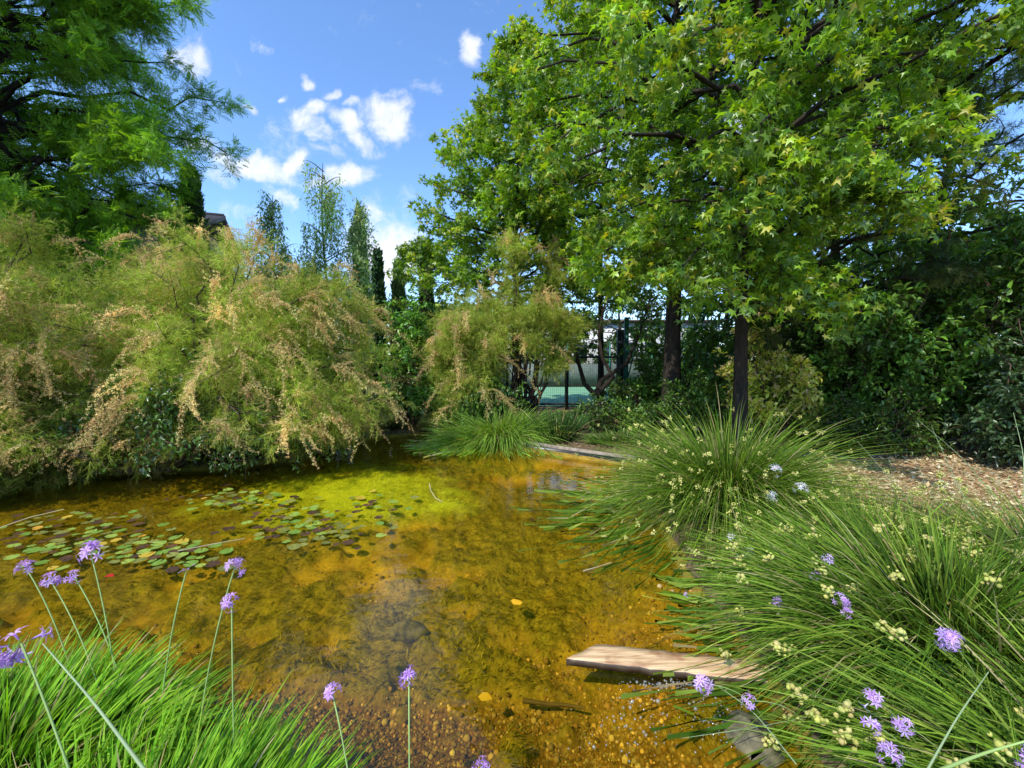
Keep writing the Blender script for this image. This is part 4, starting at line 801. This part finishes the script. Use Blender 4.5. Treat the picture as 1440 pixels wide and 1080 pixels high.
# stones, and two liner folds built with the same stone mesh
M['rock'] = plain_mat('algae_covered_stone', (.11, .095, .05), .8, scale=22, var=.75, bump=1.)
def stone(px, py, z, sx, sy, sz, label, seed):
    q = onz(px, py, z); r = np.random.default_rng(seed); nu, nv = 20, 12; v = []
    for j in range(nv + 1):
        for i in range(nu):
            th, ph = 2 * pi * i / nu, pi * j / nv; p = np.array([math.sin(ph) * math.cos(th), math.sin(ph) * math.sin(th), math.cos(ph)]); k = .75 + .5 * float(fbm(np.array([p[0] * 2.6 + seed]), np.array([p[1] * 2.6 + p[2] * 2]), 5, seed)[0]); v.append(p * k * (sx, sy, sz))
    i = np.arange((nv + 1) * nu).reshape(nv + 1, nu); f = np.stack([i[:-1], i[1:], np.roll(i[1:], -1, 1), np.roll(i[:-1], -1, 1)], -1).reshape(-1, 4)
    o = raw_mesh('stone', np.array(v), f, None, M['rock'], None, True); o.location = q; tag(o, label, 'stone', 'stones in the pond')
stone(430, 960, -.2, .17, .13, .075, 'large dark weedy stone under the water beside the left grass', 301)
stone(575, 890, -.1, .13, .05, .075, 'pale topped stone just breaking the surface near the middle', 302)
stone(600, 930, -.2, .1, .08, .05, 'low dark stone under the sky reflection', 303)
stone(500, 905, -.22, .13, .09, .06, 'flat brown stone beyond the large weedy one', 304)
stone(1010, 1000, -.1, .14, .1, .1, 'grey pond liner fold below the wooden plank at the right bank', 305)  # liner fold, a stone mesh stands in for it
stone(1060, 1050, -.04, .12, .14, .09, 'grey wet pond liner fold at the foot of the right hand rushes', 306)  # also liner, given a stone shape
# pebbles (too many to count)
r = np.random.default_rng(310); n = 42000; x = r.uniform(-2.4, 1.25, n); y = r.uniform(1.0, 3.6, n); ok = (sdist(x, y) > .03) & (algae(x, y) < r.uniform(.0, .7, n)) & (r.uniform(size=n) < sstep(3.8, 2.0, y)); x, y = x[ok], y[ok]; n = len(x)
z = bed_z(x, y); sz = r.lognormal(-5.3, .5, n).clip(.002, .02)
mb = MB(); scatter(mb, BALL, np.stack([x, y, z + sz * .15], 1), np.stack([r.normal(size=n), r.normal(size=n), r.normal(size=n) * .2], 1), np.tile(UP, (n, 1)) + r.normal(size=(n, 3)) * .2, sz, palette(n, [(.38, .22, .07), (.58, .42, .2), (.24, .14, .05), (.46, .29, .1), (.3, .2, .1), (.16, .11, .04), (.14, .12, .04)], jit=.4, r=r))
o = mb.build('pebbles', M['litter'], None, True); tag(o, 'amber gravel and pebbles lying on the shallow pond bed', 'gravel', kind='stuff')
# submerged weed strands
r = np.random.default_rng(320); n = 130000; x = r.uniform(-5.5, 2.0, n); y = r.uniform(1.2, 8.6, n); ok = (sdist(x, y) > .1) & (algae(x, y) * (.3 + fbm(x * 6, y * 6, 3, 61)) > r.uniform(.35, 1.0, n)); x, y = x[ok], y[ok]; n = len(x); z = bed_z(x, y)
mb = MB(); gg = mat_green(x, y)[:, None]; cc = palette(n, [(.12, .105, .015), (.3, .24, .035), (.05, .045, .01)], r=r) * (1 - gg) + palette(n, [(.5, .62, .06), (.68, .78, .12)], r=r) * gg
fa = fbm(x * .8, y * .8, 2, 71) * 12; d = np.stack([np.cos(fa), np.sin(fa), .15 + 0 * x], 1) + r.normal(size=(n, 3)) * .5
L = r.uniform(.02, .07, n); zt = np.minimum(z + .012, -.004); d[:, 2] = np.minimum(d[:, 2], 0.25) ; d = norm(d); P0 = np.stack([x, y, zt], 1); d[:, 2] = np.minimum(d[:, 2], (-.003 - zt) / L)
cc = cc * r.uniform(.4, 1.7, (n, 1)); s_ = norm(np.cross(d, UP)) * .003; V = np.stack([P0 - s_, P0 + s_, P0 + d * L[:, None]], 1); mb.add(V.reshape(-1, 3), np.arange(3 * n).reshape(n, 3), np.repeat(cc, 3, 0))
o = mb.build('water_weed', M['seed']); tag(o, 'fine olive green water weed covering the pond floor', 'water weed', kind='stuff')
# bubbles
m, nt, out, nd, ln = newmat('bubble_film'); g = nd('BsdfGlossy'); g.inputs['Roughness'].default_value = .05; t = nd('BsdfTransparent'); dfu = nd('BsdfDiffuse'); dfu.inputs[0].default_value = (.8, .8, .8, 1)
mx = nd('MixShader'); mx.inputs[0].default_value = .25; ln(t.outputs[0], mx.inputs[1]); ln(g.outputs[0], mx.inputs[2]); m2 = nd('MixShader'); m2.inputs[0].default_value = .12; ln(mx.outputs[0], m2.inputs[1]); ln(dfu.outputs[0], m2.inputs[2]); ln(m2.outputs[0], out.inputs[0]); M['bubble'] = m
r = np.random.default_rng(330); mb = MB(); Pp = []
for px, py, sx, sy, n in ((950, 962, 60, 8, 160), (890, 1000, 70, 30, 60), (1000, 1010, 40, 40, 90), (880, 1035, 60, 25, 40), (1040, 970, 30, 20, 60)):
    for _ in range(n): Pp.append(onz(px + r.normal() * sx * .6, py + r.normal() * sy * .6, .002))
Pp = np.array(Pp); n = len(Pp); scatter(mb, BALL, Pp, np.tile([0, 1., 0], (n, 1)), np.tile(UP, (n, 1)), r.lognormal(-5.6, .45, n).clip(.002, .012), np.ones((n, 3)))
o = mb.build('foam_bubbles', M['bubble'], None, True); tag(o, 'small foam bubbles drifting round the wooden plank', 'bubbles', kind='stuff')

# ================================================================== RUSHES AND GRASSES
def straws(c, r, f=.06):
    m_ = r.uniform(size=len(c)) < f; c[m_] = palette(int(m_.sum()), [(.5, .4, .2), (.38, .28, .13), (.55, .48, .24)], r=r); return c
def clump(name, label, c, rad, n, L, tilt, droop, width, cols, seed, lean=(0, 0), group=None, cat='grass clump', seg=6, seeds=0, seed_size=.008, lrange=(.6, 1.1), seedcols=None, wind=0., rough=.15, blade='blades'):
    r = np.random.default_rng(seed); z0 = gz(*c); root = empty(name, (c[0], c[1], z0), label, cat, group)
    rx, ry = rad if hasattr(rad, '__len__') else (rad, rad)
    a = r.uniform(0, 2 * pi, n); q = np.sqrt(r.uniform(0, 1, n)); P = np.stack([c[0] + np.cos(a) * q * rx, c[1] + np.sin(a) * q * ry, 0 * a], 1); P[:, 2] = np.maximum(ground_z(P[:, 0], P[:, 1]), -.05)
    out = np.stack([np.cos(a), np.sin(a), 0 * a], 1)
    tl_ = tilt * (.25 + .95 * q) * r.uniform(.3, 1.3, n)
    d = out * np.sin(tl_)[:, None] + UP * np.cos(tl_)[:, None] + np.array([lean[0], lean[1], 0]) * r.uniform(.5, 1.3, (n, 1)) + r.normal(size=(n, 3)) * rough
    Lr = L * r.uniform(*lrange, n); mb = MB(); b = norm(out + np.array([lean[0], lean[1], 0]) + r.normal(size=(n, 3)) * .2) * (.25 * r.uniform(0, 1, n))[:, None]; b[:, 2] = 0
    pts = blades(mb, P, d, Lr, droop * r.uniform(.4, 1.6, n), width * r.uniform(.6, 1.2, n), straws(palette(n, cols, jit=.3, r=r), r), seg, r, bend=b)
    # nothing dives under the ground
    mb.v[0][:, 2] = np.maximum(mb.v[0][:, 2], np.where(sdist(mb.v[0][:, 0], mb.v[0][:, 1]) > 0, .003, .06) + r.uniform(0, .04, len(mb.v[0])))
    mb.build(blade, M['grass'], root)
    if seeds:
        pk_ = r.choice(n, seeds, replace=seeds > n); s = r.uniform(.72, .95, seeds); i = np.minimum((s * seg).astype(int), seg - 1); fr_ = (s * seg - i)[:, None]
        base = pts[pk_, i] * (1 - fr_) + pts[pk_, i + 1] * fr_; k = 14; PP = base[:, None] + norm(r.normal(size=(seeds, k, 3))) * r.uniform(.2, 1, (seeds, k, 1)) * (seed_size * 3.6); m_ = seeds * k
        PP = PP.reshape(-1, 3); PP[:, 2] = np.maximum(PP[:, 2], .05)
        sc_ = seedcols or [(.6, .58, .16), (.5, .52, .13), (.65, .56, .22)]
        if seeds > 100:
            mb = MB(); scatter(mb, BALL, PP, r.normal(size=(m_, 3)), r.normal(size=(m_, 3)), seed_size * r.uniform(.6, 1.2, m_), palette(m_, sc_, r=r)); o = mb.build('seed_heads', M['seed'], root); o['kind'] = 'stuff'
        else:
            for h in range(seeds):
                mb = MB(); scatter(mb, BALL, PP[h * k:h * k + k], r.normal(size=(k, 3)), r.normal(size=(k, 3)), seed_size * r.uniform(.6, 1.2, k), palette(k, sc_, r=r)); mb.build('seed_head', M['seed'], root)
    return root
RU = [(0.119, 0.225, 0.018), (0.2, 0.326, 0.027), (0.059, 0.124, 0.012), (0.311, 0.403, 0.06), (0.089, 0.178, 0.018)]
rg = dict(group='rush clumps on the right bank')
clump('rush_tussock', 'big fountain shaped rush tussock hanging over the right edge of the pond', (2.15, 4.2), (.28, .28), 5600, 1.55, .82, .62, .0068, RU, 401, seeds=420, seed_size=.007, cat='rush tussock', seg=8, **rg)
clump('rush_tussock', 'low dense rush clump in the right foreground leaning over the plank', (2.15, 2.1), (.4, .5), 3600, .95, .95, .5, .0085, RU, 402, lean=(-.38, -.05), seeds=60, seed_size=.011, cat='rush tussock', seg=7, **rg)
clump('rush_tussock', 'rush clump between the big tussock and the foreground one', (2.5, 3.0), (.45, .35), 2000, .72, .95, .55, .0075, RU, 403, lean=(-.25, 0), seeds=130, seed_size=.009, cat='rush tussock', seg=7, **rg)
clump('rush_tussock', 'taller loose rush clump at the right edge of the frame', (3.5, 2.7), (.45, .45), 1500, .8, .8, .45, .0075, RU + [(.22, .3, .09)], 404, lean=(-.35, 0), seeds=70, seed_size=.01, cat='rush tussock', seg=7, **rg)
clump('rush_tussock', 'nearest dark rush clump in the bottom right corner', (1.95, 1.15), (.4, .3), 1700, .8, .9, .45, .009, RU, 405, lean=(-.35, .15), seeds=30, seed_size=.011, cat='rush tussock', seg=7, **rg)
clump('rush_tussock', 'thin straw coloured rushes at the edge of the dry litter', (3.3, 3.7), (.6, .3), 260, .75, .8, .4, .005, [(.25, .28, .09), (.3, .27, .12), (.12, .2, .04)], 406, lean=(-.2, .1), seeds=50, seed_size=.01, cat='rush tussock', seg=6, **rg)
GR = [(0.174, 0.369, 0.019), (0.239, 0.465, 0.025), (0.119, 0.272, 0.019), (0.304, 0.503, 0.038)]
lg = dict(group='grassy clumps of the left foreground')
clump('garlic_clump', 'bright green strappy leaf clump at the left edge of the foreground', (-1.9, 1.5), (.55, .38), 2300, .36, .6, .22, .010, GR, 411, rough=.17, lrange=(.45, 1.15), lean=(.22, .1), cat='leafy clump', **lg)
clump('garlic_clump', 'bright green strappy leaf clump in the middle of the left foreground', (-1.05, 1.15), (.45, .3), 2200, .34, .55, .2, .010, GR, 412, rough=.17, lrange=(.45, 1.15), lean=(.18, .1), cat='leafy clump', **lg)
clump('garlic_clump', 'strappy leaf clump reaching out at the bottom centre of the view', (-.36, .9), (.38, .17), 1300, .30, .5, .18, .009, GR, 413, rough=.17, lrange=(.45, 1.15), lean=(.12, .1), cat='leafy clump', **lg)
clump('garlic_clump', 'strappy leaf clump in the extreme bottom left corner nearest the camera', (-1.25, .72), (.5, .25), 1300, .38, .5, .2, .011, GR, 414, rough=.17, lrange=(.45, 1.15), lean=(.1, .05), cat='leafy clump', **lg)
clump('sedge_clump', 'bright arching grass clump hanging over the edging board on the far bank', (-.3, 8.0), (.75, .3), 3600, .95, .85, .55, .011, [(.25, .42, .06), (.34, .5, .09), (.16, .3, .04)], 421, lean=(-.1, -.35), cat='grass clump')
clump('iris_clump', 'dark upright strap leaved clump right of the bright grass', (.85, 7.75), (.3, .22), 420, .75, .45, .25, .016, [(.04, .1, .025), (.06, .13, .03)], 422, cat='grass clump')
clump('sedge_clump', 'small leafy grass tuft at the end of the bright grass', (.2, 7.75), (.35, .18), 900, .4, .8, .35, .012, [(.2, .36, .04), (.3, .42, .07)], 423, cat='grass clump')
clump('straw_clump', 'heap of dry straw on the bank left of the bright grass', (-1.95, 9.3), (.45, .25), 900, .35, 1.2, .5, .008, [(.5, .38, .2), (.4, .28, .14)], 424, cat='dry grass')
clump('sedge_clump', 'thin green grass under the shrub at the bend of the pond', (-2.7, 9.2), (.35, .3), 700, .5, .8, .4, .009, [(.12, .2, .04), (.3, .28, .1)], 425, cat='grass clump')
clump('sedge_clump', 'dark grass tuft in the shade behind the litter covered bank', (1.9, 7.4), (.5, .3), 700, .35, .9, .4, .009, DK + BR, 426, cat='grass clump')

# long single blades crossing the view
def stalk(pts, rad, label, c='pale_twig'):
    P = np.array(pts, float); t = np.linspace(0, 1, len(P)); tt = np.linspace(0, 1, 14); Q = np.stack([np.interp(tt, t, P[:, i]) for i in range(3)], 1)
    for _ in range(4): Q[1:-1] = (Q[:-2] + 2 * Q[1:-1] + Q[2:]) / 4
    b = Q[0].copy(); mb = MB(); tubes(mb, Q[None] - b, (rad * (1 - .6 * tt))[None], 6); o = mb.build('reed_stalk', M[c], None, True); o.location = b; tag(o, label, 'stalk', 'long stalks leaning across the view')
M['green_stalk'] = plain_mat('green_stalk', (.3, .42, .12), .5)
M['blue_stalk'] = plain_mat('grey_green_stalk', (.26, .34, .16), .6)
stalk([at(205, 1085, .75), at(130, 985, .85), at(60, 905, .95)], .0035, 'thick grey green stalk slanting across the bottom left corner', 'blue_stalk')
stalk([at(1300, 1090, 1.1), at(1345, 1010, 1.15), at(1390, 945, 1.2)], .0032, 'pale thick stalk slanting up in the bottom right corner', 'blue_stalk')
stalk([at(1280, 1100, .95), at(1380, 1060, 1.0), at(1450, 1040, 1.0)], .005, 'broad green stalk at the very bottom right corner', 'green_stalk')
stalk([at(1120, 1075, 1.4), at(1060, 1000, 1.6), at(1010, 965, 1.7)], .0025, 'thin stalk crossing below the plank from the right bank', 'blue_stalk')
stalk([at(1130, 1010, 1.7), at(1050, 1025, 1.6), at(960, 1038, 1.55)], .002, 'thin horizontal stalk over the water below the plank', 'blue_stalk')
for k, (a_, b_, c_) in enumerate([((1400, 700, 3.4), (1350, 640, 3.5), (1290, 590, 3.6)), ((1290, 720, 3.4), (1250, 670, 3.5), (1205, 620, 3.6)), ((1390, 760, 3.0), (1350, 690, 3.1), (1310, 600, 3.2)), ((1440, 700, 2.8), (1440, 640, 2.9), (1425, 580, 3.0))]):
    stalk([at(*a_), at(*b_), at(*c_)], .0032, ['pale stalk rising left of the tallest one over the dry litter', 'pale stalk nearest the yellow tipped shrub over the dry litter', 'tallest pale stalk over the dry litter', 'pale stalk rising at the right edge of the frame'][k], 'blue_stalk')

# ------------------------------------------------------------------ flowers
def T_floret():
    v = []; f = []
    for k in range(6):
        a = k * pi / 3; ca, sa = math.cos(a), math.sin(a); w = .11; b = len(v)
        for rr, ww, zz in ((.08, .04, .55), (.32, w, .72), (.62, w * .9, .74), (.92, .02, .64)):
            v += [(ca * rr - sa * ww, zz, sa * rr + ca * ww), (ca * rr + sa * ww, zz, sa * rr - ca * ww)]
        for j in range(3): f.append((b + 2 * j, b + 2 * j + 1, b + 2 * j + 3, b + 2 * j + 2))
    b = len(v)
    for j in range(5): a = j * 2 * pi / 5; v += [(math.cos(a) * .05, 0, math.sin(a) * .05), (math.cos(a) * .1, .6, math.sin(a) * .1)]
    for j in range(5): k = (j + 1) % 5; f.append((b + 2 * j, b + 2 * k, b + 2 * k + 1, b + 2 * j + 1))
    return np.array(v, float), np.array(f)
FLO = T_floret()
def flower(name, px, py, Y, root, label, size=.03, n=12, cols=((.7, .42, .8), (.78, .54, .85), (.55, .3, .7)), seed=1, open_=1., group=None, bud=False, rad=.0026, face=(0, -.25, .6)):
    r = np.random.default_rng(seed); head = at(px, py, Y); rt = np.array(root, float)
    o = empty(name, rt, label, 'flower', group); t = np.linspace(0, 1, 10)[:, None]; mid_ = rt * .5 + head * .5 + np.array([0, 0, .06]) + (head - rt) * np.array([-.18, -.18, 0]); Q = (1 - t) ** 2 * rt + 2 * t * (1 - t) * mid_ + t * t * head
    mb = MB(); tubes(mb, Q[None], np.full((1, 10), rad), 6); mb.build('stem', M['green_stalk'], o, True)
    d = norm(r.normal(size=(n, 3)) * .75 + np.array(face)); P = head + d * size * r.uniform(.25, 1.1, (n, 1))
    if bud: d = norm(np.array([.8, 0, .35]) + r.normal(size=(n, 3)) * .1); sc_ = np.array([.35, 1, .35])
    mb = MB(); tm = (FLO[0] * (np.array([.28, 1.2, .28]) if bud else np.array([1, 1, 1])), FLO[1])
    scatter(mb, tm, P, d, r.normal(size=(n, 3)), size * r.uniform(.7, 1.1, n), palette(n, cols, r=r)); mb.build('bloom', M['petal'], o)
    mb = MB(); tubes(mb, np.stack([np.tile(head, (n, 1)), P], 1), np.full((n, 2), .0009), 3); mb.build('pedicels', M['green_stalk'], o)
fl = dict(group='purple flowers standing in the left foreground')
def gp(px, Y, z=.1): q = at(px, 500, Y); return (q[0], Y, z)
flower('purple_flower', 38, 801, 1.95, gp(78, 1.85), 'leftmost purple flower head on a bent stem over the lily pads', .026, 11, seed=1, **fl)
flower('purple_flower', 128, 780, 1.95, gp(140, 1.8), 'tallest large purple flower head near the lily pads at the left', .034, 15, seed=2, **fl)
flower('purple_flower', 72, 818, 1.9, gp(118, 1.75), 'low purple flower head between the leftmost and the tallest', .026, 9, seed=3, **fl)
flower('purple_flower', 105, 812, 1.92, gp(150, 1.8), 'small purple flower head touching the tallest one', .022, 7, seed=4, **fl)
flower('purple_flower', 262, 804, 1.75, gp(195, 1.6), 'closed purple bud on a curved stem', .03, 3, seed=5, bud=True, **fl)
flower('purple_flower', 330, 799, 1.7, gp(248, 1.5), 'round purple flower head on the long slanting stem', .024, 13, seed=6, **fl)
flower('purple_flower', 326, 848, 1.55, gp(306, 1.4), 'flat purple flower head on the straight stem below the round one', .023, 11, seed=7, **fl)
flower('purple_flower', 467, 974, 1.35, gp(490, 1.2), 'small purple flower head left of centre above the grass tips', .02, 11, seed=8, **fl)
flower('purple_flower', 575, 953, 1.35, gp(566, 1.12), 'purple flower head nearest the centre over the gravel', .021, 11, seed=9, **fl)
flower('purple_flower', 30, 905, 1.05, gp(150, .85), 'nearest drooping purple flower head with long buds at the left edge', .034, 12, seed=10, face=(-.2, -.2, -.3), **fl)
flower('purple_flower', 678, 1082, 1.15, gp(660, 1.0), 'purple flower head cut by the bottom edge of the view', .02, 9, seed=11, **fl)
fr_g = dict(group='purple flowers among the right hand rushes')
for i, (px, py, Y, s, n, lb) in enumerate([
    (1165, 787, 2.35, .034, 10, 'purple flower farthest back among the foreground rushes'), (1147, 812, 2.3, .03, 7, 'small purple flower just below the farthest one'), (1092, 846, 2.15, .034, 8, 'pale purple flower with yellow seed heads left of the pair'),
    (1182, 846, 2.0, .036, 12, 'wide pale purple flower in the middle of the rushes'), (1190, 862, 1.95, .03, 8, 'purple flower drooping under the wide pale one'), (1335, 900, 1.5, .04, 20, 'largest purple flower cluster at the right side'),
    (965, 836, 2.3, .016, 5, 'tiny purple flower over the water at the tip of the rushes'), (988, 962, 1.65, .04, 14, 'open purple flower dangling in front of the plank'), (1052, 986, 1.6, .032, 9, 'small purple flower right of the one before the plank'),
    (1228, 983, 1.35, .033, 10, 'dark purple flower at the top of the lower right group'), (1272, 1020, 1.3, .034, 9, 'purple flower at the right of the lower right group'), (1226, 1018, 1.3, .028, 8, 'purple flower at the left of the lower right group'),
    (1252, 1062, 1.25, .036, 12, 'lowest purple flower of the lower right group'), (1438, 1066, 1.2, .034, 8, 'purple flower cut by the right edge in the corner')]):
    h = at(px, py, Y); rt = (h[0] + .28, h[1] + .05, .1); flower('purple_flower', px, py, Y, rt, lb, s * .66, n, cols=((.7, .46, .82), (.82, .66, .88), (.54, .3, .7)), seed=30 + i, rad=.002, face=(-.3, -.4, .5), **fr_g)
for i, (px, py, Y, lb) in enumerate([(1090, 662, 3.5, 'highest white flower head in the big rush tussock'), (1125, 688, 3.4, 'white flower head low right of the highest one'), (1052, 780, 3.0, 'lowest white flower head at the base of the tussock'), (1084, 700, 3.4, 'small white flower near the heart of the tussock'), (1030, 756, 3.1, 'faint white flower left of the lowest one')]):
    h = at(px, py, Y); flower('white_flower', px, py, Y, (h[0] + .15, h[1] + .3, .2), lb, .034 if i != 4 else .022, 12, cols=((.8, .77, .8), (.8, .79, .8)), seed=60 + i, group='white flowers in the rush tussock')

# ------------------------------------------------------------------ litter on the right bank
r = np.random.default_rng(500); n = 15000; x = r.uniform(2.2, 8.5, n); y = r.uniform(3.2, 6.6, n); ok = (sdist(x, y) < -.2); x, y = x[ok], y[ok]; n = len(x)
mb = MB(); P = np.stack([x, y, ground_z(x, y) + r.uniform(.003, .03, n)], 1); scatter(mb, LANCE2, P, r.normal(size=(n, 3)) * np.array([1, 1, .25]), UP + r.normal(size=(n, 3)) * .4, r.uniform(.03, .09, n), palette(n, [(.7, .56, .34), (.52, .37, .2), (.78, .67, .44), (.34, .24, .13), (.42, .44, .2)], jit=.3, r=r))
n2_ = 4500; x = r.uniform(-2.6, 3.2, n2_); y = r.uniform(6.2, 10.4, n2_); ok = (sdist(x, y) < -.07); x, y = x[ok], y[ok]; n2_ = len(x)
P = np.stack([x, y, ground_z(x, y) + r.uniform(.003, .02, n2_)], 1); scatter(mb, LANCE2, P, r.normal(size=(n2_, 3)) * np.array([1, 1, .2]), UP + r.normal(size=(n2_, 3)) * .3, r.uniform(.03, .08, n2_), palette(n2_, [(.45, .34, .2), (.3, .2, .12), (.2, .13, .08)], jit=.3, r=r))
o = mb.build('leaf_litter', M['litter']); tag(o, 'dry brown leaf litter and straw scattered over the bank', 'leaf litter', kind='stuff')

# ------------------------------------------------------------------ render settings
S.view_settings.view_transform = 'Standard'; S.view_settings.look = 'None'; S.view_settings.exposure = 0; S.view_settings.gamma = 1
S.render.engine = 'CYCLES'; S.cycles.max_bounces = 5; S.cycles.diffuse_bounces = 3; S.cycles.glossy_bounces = 2; S.cycles.transmission_bounces = 3; S.cycles.transparent_max_bounces = 8
